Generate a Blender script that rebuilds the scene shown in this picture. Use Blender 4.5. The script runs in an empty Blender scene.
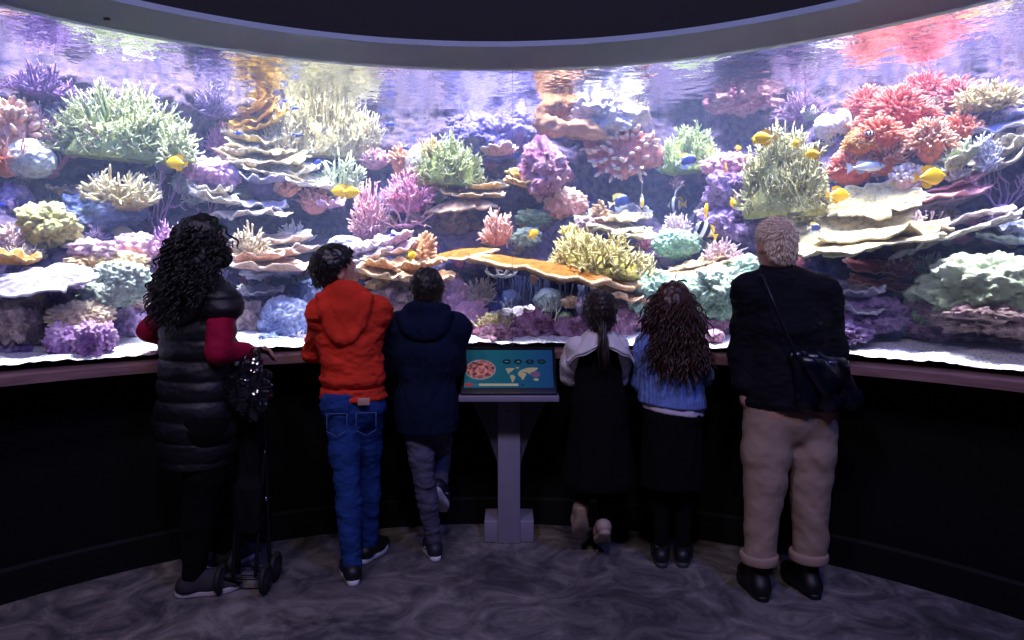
import bpy, math, random
import numpy as np
from mathutils import Vector, Matrix

SC = bpy.context.scene
COL = SC.collection
PI = math.pi

# ------------------------------------------------------------------ camera model
# (the room is laid out in metres; the camera stands at the origin, looking along +y)
FPX, CX, HY, EYE = 683.0, 512.0, 270.0, 1.44
RC = np.array([-0.10, 1.08])      # centre of the curved window
RG = 2.66                          # radius of the glass
ZSILL, ZTOP, ZWATER = 1.012, 2.545, 2.572


def hexlin(h):
    h = h.lstrip('#')
    out = []
    for i in (0, 2, 4):
        c = int(h[i:i + 2], 16) / 255.0
        out.append(c / 12.92 if c <= 0.04045 else ((c + 0.055) / 1.055) ** 2.4)
    return np.array(out)


def pix(px, py, d):
    """world point seen in the photograph at (px, py), d metres in front of the camera"""
    return np.array([(px - CX) / FPX * d, d, EYE - (py - HY) / FPX * d])


def ray_r(px, r):
    """distance (along y) at which the column px meets the cylinder of radius r"""
    s = (px - CX) / FPX
    a = s * s + 1
    b = -2 * (s * RC[0] + RC[1])
    c = RC[0] ** 2 + RC[1] ** 2 - r * r
    return (-b + math.sqrt(b * b - 4 * a * c)) / (2 * a)


# ------------------------------------------------------------------ noise
def _h(ix, iy, iz, seed):
    n = (ix.astype(np.int64) * 374761393 + iy.astype(np.int64) * 668265263 + iz.astype(np.int64) * 2147483647 + seed * 974711) & 0xFFFFFFFF
    n = ((n ^ (n >> 13)) * 1274126177) & 0xFFFFFFFF
    n = ((n ^ (n >> 16)) * 2246822519) & 0xFFFFFFFF
    return (n ^ (n >> 15)) / 4294967295.0


def vnoise(P, seed=0):
    P = np.asarray(P, float)
    i = np.floor(P).astype(np.int64)
    f = P - i
    u = f * f * f * (f * (f * 6 - 15) + 10)
    x, y, z = i[:, 0], i[:, 1], i[:, 2]
    r = 0
    for dx in (0, 1):
        wx = u[:, 0] if dx else 1 - u[:, 0]
        for dy in (0, 1):
            wy = u[:, 1] if dy else 1 - u[:, 1]
            for dz in (0, 1):
                wz = u[:, 2] if dz else 1 - u[:, 2]
                r = r + wx * wy * wz * _h(x + dx, y + dy, z + dz, seed)
    return r * 2 - 1


def fbm(P, oct=4, seed=0, gain=0.5):
    a, s, P = 1.0, 0.0, np.asarray(P, float)
    for k in range(oct):
        s = s + a * vnoise(P * (2.03 ** k), seed + 17 * k)
        a *= gain
    return s


def worley(P, seed=0):
    P = np.asarray(P, float)
    i = np.floor(P).astype(np.int64)
    best = np.full(len(P), 9.0)
    for dx in (-1, 0, 1):
        for dy in (-1, 0, 1):
            for dz in (-1, 0, 1):
                c = i + np.array([dx, dy, dz])
                q = np.stack([_h(c[:, 0], c[:, 1], c[:, 2], seed + k) for k in (1, 2, 3)], 1) + c
                best = np.minimum(best, ((P - q) ** 2).sum(1))
    return np.sqrt(best)


# ------------------------------------------------------------------ mesh building
def merge(parts):
    """[(V, [F...], tip)] -> one (V, [F...], tip)"""
    Vs, Fs, Ts, n = [], [], [], 0
    for V, F, T in parts:
        V = np.asarray(V, float)
        Vs.append(V)
        Ts.append(np.zeros(len(V)) if T is None else np.asarray(T, float))
        for f in F:
            f = np.asarray(f)
            if len(f):
                Fs.append(f + n)
        n += len(V)
    return np.concatenate(Vs), Fs, np.concatenate(Ts)


def mesh_data(name, V, F, tip=None, smooth=True, col=None):
    V = np.asarray(V, np.float32)
    me = bpy.data.meshes.new(name)
    me.vertices.add(len(V))
    me.vertices.foreach_set('co', V.ravel())
    F = [np.asarray(f, np.int32) for f in F if len(f)]
    idx = np.concatenate([f.ravel() for f in F])
    tot = np.concatenate([np.full(len(f), f.shape[1], np.int32) for f in F])
    st = np.concatenate([[0], np.cumsum(tot)[:-1]]).astype(np.int32)
    me.loops.add(len(idx))
    me.loops.foreach_set('vertex_index', idx)
    me.polygons.add(len(tot))
    me.polygons.foreach_set('loop_start', st)
    me.polygons.foreach_set('loop_total', tot)
    me.polygons.foreach_set('use_smooth', np.full(len(tot), smooth, bool))
    if tip is not None:
        at = me.attributes.new('tip', 'FLOAT', 'POINT')
        at.data.foreach_set('value', np.asarray(tip, np.float32))
    if col is not None:
        at = me.attributes.new('skin', 'FLOAT_COLOR', 'POINT')
        c = np.ones((len(V), 4), np.float32)
        c[:, :3] = col
        at.data.foreach_set('color', c.ravel())
    me.update()
    me.validate()
    return me


def tag(o, label=None, cat=None, group=None, kind=None):
    for k, v in (('label', label), ('category', cat), ('group', group), ('kind', kind)):
        if v:
            o[k] = v
    return o


def link(name, me, mat=None, parent=None, loc=(0, 0, 0), rz=0.0):
    o = bpy.data.objects.new(name, me)
    COL.objects.link(o)
    if mat is not None and me is not None and not me.materials:
        me.materials.append(mat)
    o.location = [float(c) for c in loc]
    o.rotation_euler = (0, 0, rz)
    if parent is not None:
        o.parent = parent
    return o


def mk(name, vft, mat, parent=None, loc=(0, 0, 0), rz=0.0, smooth=True, col=None):
    V, F, T = vft
    return link(name, mesh_data(name, V, F, T, smooth, col), mat, parent, loc, rz)


def empty(name, loc=(0, 0, 0), rz=0.0):
    o = bpy.data.objects.new(name, None)
    o.empty_display_size = 0.05
    COL.objects.link(o)
    o.location = [float(c) for c in loc]
    o.rotation_euler = (0, 0, rz)
    return o


def copy_tree(o, parent=None):
    c = o.copy()
    COL.objects.link(c)
    c.parent = parent
    for ch in list(o.children):
        copy_tree(ch, c)
    return c


def unit(v):
    v = np.asarray(v, float)
    return v / (np.linalg.norm(v, axis=-1, keepdims=True) + 1e-9)


def tubes(paths, radii, S=6, cap=True, squash=None):
    """paths (N,K,3), radii (N,K) -> mesh of N tapered tubes"""
    P = np.asarray(paths, float)
    R = np.asarray(radii, float)
    N, K, _ = P.shape
    T = np.gradient(P, axis=1)
    T = unit(T)
    mean = unit(T.mean(1))
    ref = np.where(np.abs(mean[:, 2:3]) > 0.75, np.array([[1.0, 0, 0]]), np.array([[0, 0, 1.0]]))
    A = unit(np.cross(T, ref[:, None, :]))
    B = np.cross(T, A)
    a = np.arange(S) / S * 2 * PI
    ring = A[:, :, None, :] * np.cos(a)[None, None, :, None] + B[:, :, None, :] * np.sin(a)[None, None, :, None] * (squash or 1.0)
    V = P[:, :, None, :] + ring * R[:, :, None, None]
    tip = np.broadcast_to(np.linspace(0, 1, K)[None, :, None], (N, K, S))
    base = (np.arange(N) * K * S)[:, None, None]
    k = np.arange(K - 1)[None, :, None] * S
    s = np.arange(S)[None, None, :]
    s2 = (s + 1) % S
    q = np.stack([base + k + s, base + k + s2, base + k + S + s2, base + k + S + s], -1).reshape(-1, 4)
    F = [q]
    V = V.reshape(-1, 3)
    tip = tip.reshape(-1)
    if cap:
        e = (np.arange(N) * K * S)[:, None] + (K - 1) * S + np.arange(S)[None, :]
        b = (np.arange(N) * K * S)[:, None] + (S - 1 - np.arange(S))[None, :]
        F += [e, b]
    return V, F, tip


def tube(path, r, S=8, squash=None):
    path = np.asarray(path, float)
    r = np.full(len(path), r) if np.isscalar(r) else np.asarray(r, float)
    return tubes(path[None], r[None], S, True, squash)


def spline(pts, n):
    """Catmull-Rom through pts"""
    p = np.asarray(pts, float)
    p = np.concatenate([[2 * p[0] - p[1]], p, [2 * p[-1] - p[-2]]])
    m = len(p) - 3
    u = np.linspace(0, m - 1e-6, n)
    i = u.astype(int)
    t = (u - i)[:, None]
    a, b, c, d = p[i], p[i + 1], p[i + 2], p[i + 3]
    return 0.5 * (2 * b + (c - a) * t + (2 * a - 5 * b + 4 * c - d) * t ** 2 + (3 * b - a - 3 * c + d) * t ** 3)


_ICO = {}


def ico(sub):
    if sub not in _ICO:
        import bmesh
        bm = bmesh.new()
        bmesh.ops.create_icosphere(bm, subdivisions=sub, radius=1)
        bm.verts.ensure_lookup_table()
        V = np.array([v.co[:] for v in bm.verts])
        F = np.array([[v.index for v in f.verts] for f in bm.faces])
        bm.free()
        _ICO[sub] = (V, F)
    V, F = _ICO[sub]
    return V.copy(), F.copy()


def box(c, s, bev=0.0):
    """box with chamfered vertical and horizontal edges; c centre, s full size"""
    c, s = np.asarray(c, float), np.asarray(s, float)
    if bev <= 0:
        g = np.array([[x, y, z] for x in (-.5, .5) for y in (-.5, .5) for z in (-.5, .5)])
        F = np.array([[0, 1, 3, 2], [4, 6, 7, 5], [0, 4, 5, 1], [2, 3, 7, 6], [0, 2, 6, 4], [1, 5, 7, 3]])
        return c + g * s, [F], None
    import bmesh
    bm = bmesh.new()
    bmesh.ops.create_cube(bm, size=1)
    for v in bm.verts:
        v.co = Vector([v.co[i] * s[i] for i in range(3)])
    bmesh.ops.bevel(bm, geom=list(bm.edges), offset=bev, segments=2, profile=0.5, affect='EDGES')
    bm.verts.ensure_lookup_table()
    V = np.array([v.co[:] for v in bm.verts])
    q = {}
    for f in bm.faces:
        q.setdefault(len(f.verts), []).append([v.index for v in f.verts])
    bm.free()
    return c + V, [np.array(x) for x in q.values()], None


def prism(outline, y0, y1):
    """closed 2-D outline (x,z), counter-clockwise, extruded from y0 to y1"""
    o = np.asarray(outline, float)
    n = len(o)
    V = np.concatenate([np.stack([o[:, 0], np.full(n, y0), o[:, 1]], 1), np.stack([o[:, 0], np.full(n, y1), o[:, 1]], 1)])
    i = np.arange(n)
    j = (i + 1) % n
    return V, [np.stack([i, j, j + n, i + n], 1), i[None, ::-1], (i + n)[None]], None


def disc(c, r, y0, y1, n=32, ry=None):
    a = np.linspace(0, 2 * PI, n, endpoint=False)
    return prism(np.stack([c[0] + r * np.cos(a), c[1] + (ry or r) * np.sin(a)], 1), y0, y1)


def xform(vft, M):
    V, F, T = vft
    M = np.array(M)
    return np.asarray(V) @ M[:3, :3].T + M[:3, 3], F, T


def vnormals(V, F):
    N = np.zeros_like(V)
    for f in F:
        n = np.cross(V[f[:, 1]] - V[f[:, 0]], V[f[:, 2]] - V[f[:, 0]])
        for k in range(f.shape[1]):
            for j in range(3):
                N[:, j] += np.bincount(f[:, k], n[:, j], minlength=len(V))
    return unit(N)


# ------------------------------------------------------------------ signed-distance modelling
class Field:
    """a grid on which rounded cones, ellipsoids and boxes are blended; surface() turns it into one continuous mesh"""

    def __init__(self, lo, hi, h):
        self.lo = np.asarray(lo, float)
        self.h = h
        self.n = np.ceil((np.asarray(hi, float) - self.lo) / h).astype(int) + 1
        self.D = np.full(self.n, 0.25, np.float32)

    def _sub(self, lo, hi, pad):
        a = np.clip(np.floor((np.asarray(lo) - pad - self.lo) / self.h).astype(int), 0, self.n)
        b = np.clip(np.ceil((np.asarray(hi) + pad - self.lo) / self.h).astype(int) + 1, 0, self.n)
        sl = tuple(slice(int(x), int(y)) for x, y in zip(a, b))
        ax = [self.lo[i] + self.h * np.arange(a[i], b[i]) for i in range(3)]
        return sl, np.stack(np.meshgrid(*ax, indexing='ij'), -1)

    def _put(self, sl, d, k, mode):
        A = self.D[sl]
        d = d.astype(np.float32)
        if mode == 'add':
            hh = np.maximum(k - np.abs(A - d), 0) / k
            self.D[sl] = np.minimum(A, d) - hh * hh * k * 0.25
        else:
            d = -d
            hh = np.maximum(k - np.abs(A - d), 0) / k
            self.D[sl] = np.maximum(A, d) + hh * hh * k * 0.25

    def cone(self, a, b, ra, rb, k=0.03, mode='add', sq=None):
        """rounded cone from a to b; sq = (axis vector, factor) flattens it across that axis"""
        a, b = np.asarray(a, float), np.asarray(b, float)
        pad = max(ra, rb) * (1.5 if sq is not None else 1) + k + self.h
        sl, P = self._sub(np.minimum(a, b), np.maximum(a, b), pad)
        if P.size == 0:
            return
        ab = b - a
        t = np.clip(((P - a) @ ab) / (ab @ ab + 1e-12), 0, 1)
        Q = P - a - t[..., None] * ab
        if sq is not None:
            ax = unit(sq[0])
            comp = Q @ ax
            Q = Q + (comp * (1 / sq[1] - 1))[..., None] * ax
        d = np.linalg.norm(Q, axis=-1) - (ra + (rb - ra) * t)
        self._put(sl, d, k, mode)

    def chain(self, pts, rs, k=0.03, sq=None):
        for i in range(len(pts) - 1):
            self.cone(pts[i], pts[i + 1], rs[i], rs[i + 1], k, 'add', sq)

    def ell(self, c, r, k=0.03, mode='add', rot=None):
        c, r = np.asarray(c, float), np.asarray(r, float)
        m = np.max(r)
        sl, P = self._sub(c - m, c + m, k + self.h)
        if P.size == 0:
            return
        Q = P - c
        if rot is not None:
            Q = Q @ np.asarray(rot, float)
        k0 = np.linalg.norm(Q / r, axis=-1)
        k1 = np.linalg.norm(Q / (r * r), axis=-1) + 1e-9
        self._put(sl, k0 * (k0 - 1) / k1, k, mode)

    def rbox(self, c, s, r, k=0.02, mode='add', rot=None):
        c, s = np.asarray(c, float), np.asarray(s, float)
        m = np.linalg.norm(s) + r
        sl, P = self._sub(c - m, c + m, k + self.h)
        if P.size == 0:
            return
        Q = P - c
        if rot is not None:
            Q = Q @ np.asarray(rot, float)
        q = np.abs(Q) - (s - r)
        d = np.linalg.norm(np.maximum(q, 0), axis=-1) + np.minimum(q.max(-1), 0) - r
        self._put(sl, d, k, mode)

    def plane(self, p, n, k=0.01):
        """cuts away everything on the side n points to"""
        ax = [self.lo[i] + self.h * np.arange(self.n[i]) for i in range(3)]
        n = unit(n)
        d = (ax[0][:, None, None] - p[0]) * n[0] + (ax[1][None, :, None] - p[1]) * n[1] + (ax[2][None, None, :] - p[2]) * n[2]
        hh = np.maximum(k - np.abs(self.D - d), 0) / k
        self.D = (np.maximum(self.D, d) + hh * hh * k * 0.25).astype(np.float32)

    def surface(self, relax=2):
        D = self.D
        for ax in range(3):                      # keep the surface closed at the grid's edge
            for e in (0, -1):
                ix = [slice(None)] * 3
                ix[ax] = e
                D[tuple(ix)] = np.maximum(D[tuple(ix)], 1e-4)
        S = D < 0
        nx, ny, nz = np.array(D.shape) - 1
        cnt = np.zeros((nx, ny, nz), np.int8)
        for dx in (0, 1):
            for dy in (0, 1):
                for dz in (0, 1):
                    cnt += S[dx:nx + dx, dy:ny + dy, dz:nz + dz]
        act = (cnt > 0) & (cnt < 8)
        ci = np.argwhere(act)
        idx = np.full(act.shape, -1, np.int32)
        idx[act] = np.arange(len(ci))
        corner = [(dx, dy, dz) for dx in (0, 1) for dy in (0, 1) for dz in (0, 1)]
        val = {c: D[ci[:, 0] + c[0], ci[:, 1] + c[1], ci[:, 2] + c[2]] for c in corner}
        acc = np.zeros((len(ci), 3))
        num = np.zeros(len(ci))
        for a in corner:
            for ax in range(3):
                if a[ax]:
                    continue
                b = list(a)
                b[ax] = 1
                b = tuple(b)
                va, vb = val[a], val[b]
                m = (va < 0) != (vb < 0)
                t = np.where(m, va / np.where(m, va - vb, 1), 0)
                p = np.array(a, float)[None] + np.zeros((len(ci), 3))
                p[:, ax] = t
                acc += p * m[:, None]
                num += m
        V = self.lo + self.h * (ci + acc / num[:, None])
        Q = []
        for ax in range(3):
            o1, o2 = [(1, 2), (2, 0), (0, 1)][ax]
            sa = [slice(0, -1) if i == ax else slice(1, -1) for i in range(3)]
            sb = [slice(1, None) if i == ax else slice(1, -1) for i in range(3)]
            A, B = S[tuple(sa)], S[tuple(sb)]
            for flip in (False, True):
                e = np.argwhere((A & ~B) if not flip else (~A & B))
                if not len(e):
                    continue
                e = e + np.array([0 if i == ax else 1 for i in range(3)])
                u = np.zeros(3, int)
                u[o1] = 1
                v = np.zeros(3, int)
                v[o2] = 1
                c = [e - u - v, e - v, e, e - u]
                q = np.stack([idx[x[:, 0], x[:, 1], x[:, 2]] for x in c], 1)
                Q.append(q if not flip else q[:, ::-1])
        Q = np.concatenate(Q)
        nb = np.concatenate([np.stack([Q[:, k], Q[:, (k + 1) % 4]], 1) for k in range(4)] + [np.stack([Q[:, k], Q[:, (k - 1) % 4]], 1) for k in range(4)])
        cnt = np.bincount(nb[:, 0], minlength=len(V)).astype(float)
        for _ in range(relax):
            m = np.stack([np.bincount(nb[:, 0], V[nb[:, 1], j], minlength=len(V)) for j in range(3)], 1) / cnt[:, None]
            V = 0.5 * V + 0.5 * m
        return V, [Q], None


# ------------------------------------------------------------------ materials
def nmat(name):
    m = bpy.data.materials.new(name)
    m.use_nodes = True
    nt = m.node_tree
    b = nt.nodes['Principled BSDF']
    return m, nt, b


def nd(nt, t, **kw):
    n = nt.nodes.new(t)
    for k, v in kw.items():
        setattr(n, k, v)
    return n


def rgba(c):
    return (float(c[0]), float(c[1]), float(c[2]), 1.0)


def ramp(nt, fac, stops):
    r = nd(nt, 'ShaderNodeValToRGB')
    el = r.color_ramp.elements
    while len(el) > 1:
        el.remove(el[-1])
    el[0].position, el[0].color = stops[0][0], rgba(stops[0][1])
    for p, c in stops[1:]:
        e = el.new(p)
        e.color = rgba(c)
    nt.links.new(fac, r.inputs[0])
    return r.outputs[0]


def noise_tex(nt, scale, detail=3.0, coord='Object', stretch=None, rough=0.5):
    tc = nd(nt, 'ShaderNodeTexCoord')
    mp = nd(nt, 'ShaderNodeMapping')
    if stretch:
        mp.inputs['Scale'].default_value = stretch
    nt.links.new(tc.outputs[coord], mp.inputs[0])
    n = nd(nt, 'ShaderNodeTexNoise')
    n.inputs['Scale'].default_value = scale
    n.inputs['Detail'].default_value = detail
    n.inputs['Roughness'].default_value = rough
    nt.links.new(mp.outputs[0], n.inputs[0])
    return n.outputs[0]


def add_bump(nt, b, h, strength, dist):
    bp = nd(nt, 'ShaderNodeBump')
    bp.inputs['Strength'].default_value = strength
    bp.inputs['Distance'].default_value = dist
    nt.links.new(h, bp.inputs['Height'])
    nt.links.new(bp.outputs[0], b.inputs['Normal'])


_M = {}


def plain(name, c, rough=0.6, var=0.15, scale=20, bump=0.0, bscale=60, metal=0.0, spec=0.5, sheen=0.0, coord='Object', stretch=None):
    if name in _M:
        return _M[name]
    m, nt, b = nmat(name)
    c = hexlin(c) if isinstance(c, str) else np.array(c)
    o = ramp(nt, noise_tex(nt, scale, 4, coord, stretch), [(0.3, c * (1 - var)), (0.7, np.minimum(c * (1 + var), 1))])
    nt.links.new(o, b.inputs['Base Color'])
    b.inputs['Roughness'].default_value = rough
    b.inputs['Metallic'].default_value = metal
    b.inputs['Specular IOR Level'].default_value = spec
    b.inputs['Sheen Weight'].default_value = sheen
    if bump:
        add_bump(nt, b, noise_tex(nt, bscale, 3, coord, stretch), bump, 0.01)
    _M[name] = m
    return m


def sat(c, k=1.15):
    m = c.mean()
    return np.clip(m + (c - m) * k, 0.01, 1) * 0.86


def coral_mat(c, tipc=None, c2=None, rough=0.75):
    """living coral: base colour c speckled with c2, growing tips coloured tipc (the 'tip' attribute)"""
    key = (c, tipc, c2)
    if key in _M:
        return _M[key]
    m, nt, b = nmat('coral_' + c.strip('#'))
    a = sat(hexlin(c))
    d = hexlin(c2) if c2 else a * 0.72
    o = ramp(nt, noise_tex(nt, 26, 6, 'Object', None, 0.72), [(0.36, d * 0.7), (0.5, a), (0.66, np.minimum(a * 1.25, 1))])
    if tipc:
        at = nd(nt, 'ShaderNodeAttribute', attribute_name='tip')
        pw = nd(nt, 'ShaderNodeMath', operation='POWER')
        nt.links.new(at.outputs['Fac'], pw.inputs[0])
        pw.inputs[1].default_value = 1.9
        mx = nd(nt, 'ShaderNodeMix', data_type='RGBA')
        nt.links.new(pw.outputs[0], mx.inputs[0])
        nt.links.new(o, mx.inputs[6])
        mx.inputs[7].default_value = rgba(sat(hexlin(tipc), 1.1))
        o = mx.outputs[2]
    nt.links.new(o, b.inputs['Base Color'])
    b.inputs['Roughness'].default_value = rough
    b.inputs['Specular IOR Level'].default_value = 0.25
    add_bump(nt, b, noise_tex(nt, 75, 4, 'Object', None, 0.7), 0.9, 0.012)
    _M[key] = m
    return m


def rock_mat(key, cols, scale=6, bump=0.6):
    if key in _M:
        return _M[key]
    m, nt, b = nmat('rock_' + key)
    n = len(cols)
    o = ramp(nt, noise_tex(nt, scale, 6, 'Object', None, 0.62), [(0.3 + 0.42 * i / (n - 1), hexlin(c)) for i, c in enumerate(cols)])
    nt.links.new(o, b.inputs['Base Color'])
    b.inputs['Roughness'].default_value = 0.85
    b.inputs['Specular IOR Level'].default_value = 0.2
    add_bump(nt, b, noise_tex(nt, 34, 6, 'Object', None, 0.72), bump + .35, 0.03)
    _M[key] = m
    return m


def skin_attr_mat(name, rough=0.5):
    if name in _M:
        return _M[name]
    m, nt, b = nmat(name)
    at = nd(nt, 'ShaderNodeAttribute', attribute_name='skin')
    nt.links.new(at.outputs['Color'], b.inputs['Base Color'])
    b.inputs['Roughness'].default_value = rough
    _M[name] = m
    return m
# ------------------------------------------------------------------ setting
def cyl(th, r, z):
    return np.stack([RC[0] + r * np.sin(th), RC[1] + r * np.cos(th), z + 0 * r + 0 * th], -1)


def sweep(profile, th0, th1, n=240):
    """closed (r,z) profile swept round the window's axis"""
    p = np.asarray(profile, float)
    m = len(p)
    th = np.radians(np.linspace(th0, th1, n))
    V = cyl(th[:, None], p[None, :, 0], p[None, :, 1]).reshape(-1, 3)
    i = np.arange(n - 1)[:, None] * m
    k = np.arange(m)[None, :]
    k2 = (k + 1) % m
    q = np.stack([i + k, i + k2, i + m + k2, i + m + k], -1).reshape(-1, 4)
    caps = np.stack([np.arange(m)[::-1], (n - 1) * m + np.arange(m)])
    return V, [q, caps], None


def rect(r0, r1, z0, z1):
    return [(r0, z0), (r1, z0), (r1, z1), (r0, z1)]


def struct(o):
    o['kind'] = 'structure'
    if o.name.split('.')[0] in ('trim_1', 'trim_2', 'wall_front', 'baseboard_front', 'wall_bulkhead', 'ceiling', 'floor', 'wall_left', 'wall_right', 'wall_rear', 'wall_back', 'window_1'):
        o.data.polygons.foreach_set('use_smooth', np.zeros(len(o.data.polygons), bool))
    return o


def build_setting():
    black = plain('black_paint', '#060609', 0.8, 0.1, 8, 0, 60, 0, 0.2)
    blackc = plain('ceiling_paint', '#0a0b14', 0.8, 0.1, 8)
    # polished concrete floor with trowel swirls
    m, nt, b = nmat('floor_concrete')
    n1 = noise_tex(nt, 1.3, 5, 'Object', None, 0.6)
    tc = nd(nt, 'ShaderNodeTexCoord')
    w = nd(nt, 'ShaderNodeTexNoise')
    w.inputs['Scale'].default_value = 3.2
    w.inputs['Detail'].default_value = 7
    w.inputs['Roughness'].default_value = 0.68
    w.inputs['Distortion'].default_value = 2.6
    nt.links.new(tc.outputs['Object'], w.inputs[0])
    mul = w
    add = nd(nt, 'ShaderNodeMath', operation='MULTIPLY_ADD')
    nt.links.new(n1, add.inputs[0])
    add.inputs[1].default_value = 0.5
    half = nd(nt, 'ShaderNodeMath', operation='MULTIPLY')
    half.inputs[1].default_value = 0.62
    nt.links.new(w.outputs[0], half.inputs[0])
    nt.links.new(half.outputs[0], add.inputs[2])
    o = ramp(nt, add.outputs[0], [(0.34, hexlin('#242226')), (0.48, hexlin('#4e4a4e')), (0.58, hexlin('#706a6a')), (0.72, hexlin('#a09892'))])
    nt.links.new(o, b.inputs['Base Color'])
    b.inputs['Roughness'].default_value = 0.5
    add_bump(nt, b, mul.outputs[0], 0.25, 0.02)
    struct(mk('floor', box((0, 1.5, -0.05), (10, 11, 0.1)), m))
    struct(mk('ceiling', box((0, 1.5, 5.65), (10, 11, 0.1)), blackc))
    struct(mk('wall_left', box((-4.6, 1.5, 2.8), (0.1, 11, 5.6)), black))
    struct(mk('wall_right', box((4.6, 1.5, 2.8), (0.1, 11, 5.6)), black))
    struct(mk('wall_rear', box((0, -3.6, 2.8), (9.2, 0.1, 5.6)), black))
    struct(mk('wall_back', box((0, 6.4, 2.8), (9.2, 0.1, 5.6)), black))
    # curved counter wall under the window, its skirting, the wooden sill
    struct(mk('wall_front', sweep(rect(RG + 0.16, RG + 0.26, 0, 0.968), -80, 80), black))
    struct(mk('baseboard_front', sweep([(RG + 0.135, 0), (RG + 0.162, 0), (RG + 0.162, 0.15), (RG + 0.15, 0.15), (RG + 0.135, 0.138)], -80, 80),
              plain('skirting', '#08080c', 0.6, 0.1, 8, 0, 60, 0, 0.25)))
    wood = plain('sill_wood', '#8c6a6c', 0.38, 0.3, 6, 0.15, 30, 0, 0.5, 0, 'Object', (1, 1, 9))
    struct(mk('trim_1', sweep([(RG - 0.07, 0.967), (RG + 0.24, 0.967), (RG + 0.24, ZSILL), (RG - 0.06, ZSILL), (RG - 0.07, ZSILL - 0.008)], -80, 80), wood))
    # pale soffit above the glass and the black bulkhead it is fixed to
    soff = plain('soffit_paint', '#95a6bb', 0.6, 0.05, 5)
    struct(mk('trim_2', sweep([(RG + 0.06, ZTOP), (RG + 0.06, ZTOP + 0.03), (RG - 0.26, 2.605), (RG - 0.26, 2.577)], -80, 80), soff))
    struct(mk('wall_bulkhead', sweep([(RG + 0.10, 2.58), (RG + 0.10, 5.6), (RG - 0.26, 5.6), (RG - 0.26, 2.607)], -80, 80), blackc))
    # side piers that close the ring
    for s, nm in ((-1, 'wall_pier_left'), (1, 'wall_pier_right')):
        struct(mk(nm, sweep(rect(RG - 0.26, RG + 1.85, 0, 5.6), s * 80, s * 84, 4), black))
    # the glass: clear, with a faint reflection
    m, nt, b = nmat('aquarium_glass')
    nt.nodes.remove(b)
    tr = nd(nt, 'ShaderNodeBsdfTransparent')
    tr.inputs[0].default_value = (0.97, 0.985, 0.99, 1)
    gl = nd(nt, 'ShaderNodeBsdfGlossy')
    gl.inputs['Roughness'].default_value = 0.02
    fr = nd(nt, 'ShaderNodeFresnel')
    fr.inputs[0].default_value = 1.15
    mx = nd(nt, 'ShaderNodeMixShader')
    nt.links.new(fr.outputs[0], mx.inputs[0])
    nt.links.new(tr.outputs[0], mx.inputs[1])
    nt.links.new(gl.outputs[0], mx.inputs[2])
    nt.links.new(mx.outputs[0], nt.nodes['Material Output'].inputs[0])
    g = struct(mk('window_1', sweep(rect(RG, RG + 0.03, ZSILL - 0.02, ZTOP + 0.03), -80, 80, 160), m))
    t0 = math.degrees(math.atan2(0 - RC[0], 3.74 - RC[1]))
    sm, snt, sb = nmat('clear_silicone')
    sb.inputs['Base Color'].default_value = (0.8, 0.82, 0.9, 1)
    sb.inputs['Roughness'].default_value = 0.3
    sb.inputs['Alpha'].default_value = 0.25
    mk('seam', sweep(rect(RG + 0.004, RG + 0.026, ZSILL, ZTOP), t0, t0 + 0.07, 3), sm, g)
    # water, its rippled surface, sand, tank shell
    m, nt, b = nmat('water_surface')
    nt.nodes.remove(b)
    tr = nd(nt, 'ShaderNodeBsdfTransparent')
    gl = nd(nt, 'ShaderNodeBsdfGlossy')
    gl.inputs['Roughness'].default_value = 0.03
    gl.inputs[0].default_value = (0.84, 0.87, 0.92, 1)
    lw = nd(nt, 'ShaderNodeLayerWeight')
    lw.inputs[0].default_value = 0.5
    mr = nd(nt, 'ShaderNodeMapRange')
    mr.inputs[1].default_value = 0.28
    mr.inputs[2].default_value = 0.42
    nt.links.new(lw.outputs['Facing'], mr.inputs[0])
    mx = nd(nt, 'ShaderNodeMixShader')
    nt.links.new(mr.outputs[0], mx.inputs[0])
    nt.links.new(tr.outputs[0], mx.inputs[1])
    nt.links.new(gl.outputs[0], mx.inputs[2])
    nt.links.new(mx.outputs[0], nt.nodes['Material Output'].inputs[0])
    wh = noise_tex(nt, 9, 3, 'Object')
    bp = nd(nt, 'ShaderNodeBump')
    bp.inputs['Strength'].default_value = 0.45
    bp.inputs['Distance'].default_value = 0.03
    nt.links.new(wh, bp.inputs['Height'])
    nt.links.new(bp.outputs[0], gl.inputs['Normal'])
    rr = np.linspace(RG + 0.031, RG + 1.75, 14)
    th = np.radians(np.linspace(-80, 80, 120))
    V = cyl(th[:, None], rr[None, :], ZWATER).reshape(-1, 3)
    q = np.stack([(np.arange(119)[:, None] * 14 + np.arange(13)[None]).ravel() + k for k in (0, 1, 15, 14)], 1)
    struct(mk('water_surface', (V, [q], None), m))
    if WATER_VOLUME:
        m, nt, b = nmat('tank_water')
        nt.nodes.remove(b)
        vs = nd(nt, 'ShaderNodeVolumeScatter')
        vs.inputs['Color'].default_value = (0.40, 0.50, 1.0, 1)
        vs.inputs['Density'].default_value = WATER_VOLUME
        vs.inputs['Anisotropy'].default_value = 0.3
        va = nd(nt, 'ShaderNodeVolumeAbsorption')
        va.inputs['Color'].default_value = (0.35, 0.62, 1.0, 1)
        va.inputs['Density'].default_value = 0.25
        ad = nd(nt, 'ShaderNodeAddShader')
        nt.links.new(vs.outputs[0], ad.inputs[0])
        nt.links.new(va.outputs[0], ad.inputs[1])
        nt.links.new(ad.outputs[0], nt.nodes['Material Output'].inputs['Volume'])
        struct(mk('tank_water', sweep(rect(RG + 0.034, RG + 1.74, 0.95, ZWATER - 0.012), -79.5, 79.5, 120), m))
    struct(mk('tank_shell', sweep(rect(RG + 1.76, RG + 1.85, 0, 5.6), -80, 80), plain('tank_shell', '#20243c', 0.7)))
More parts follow.
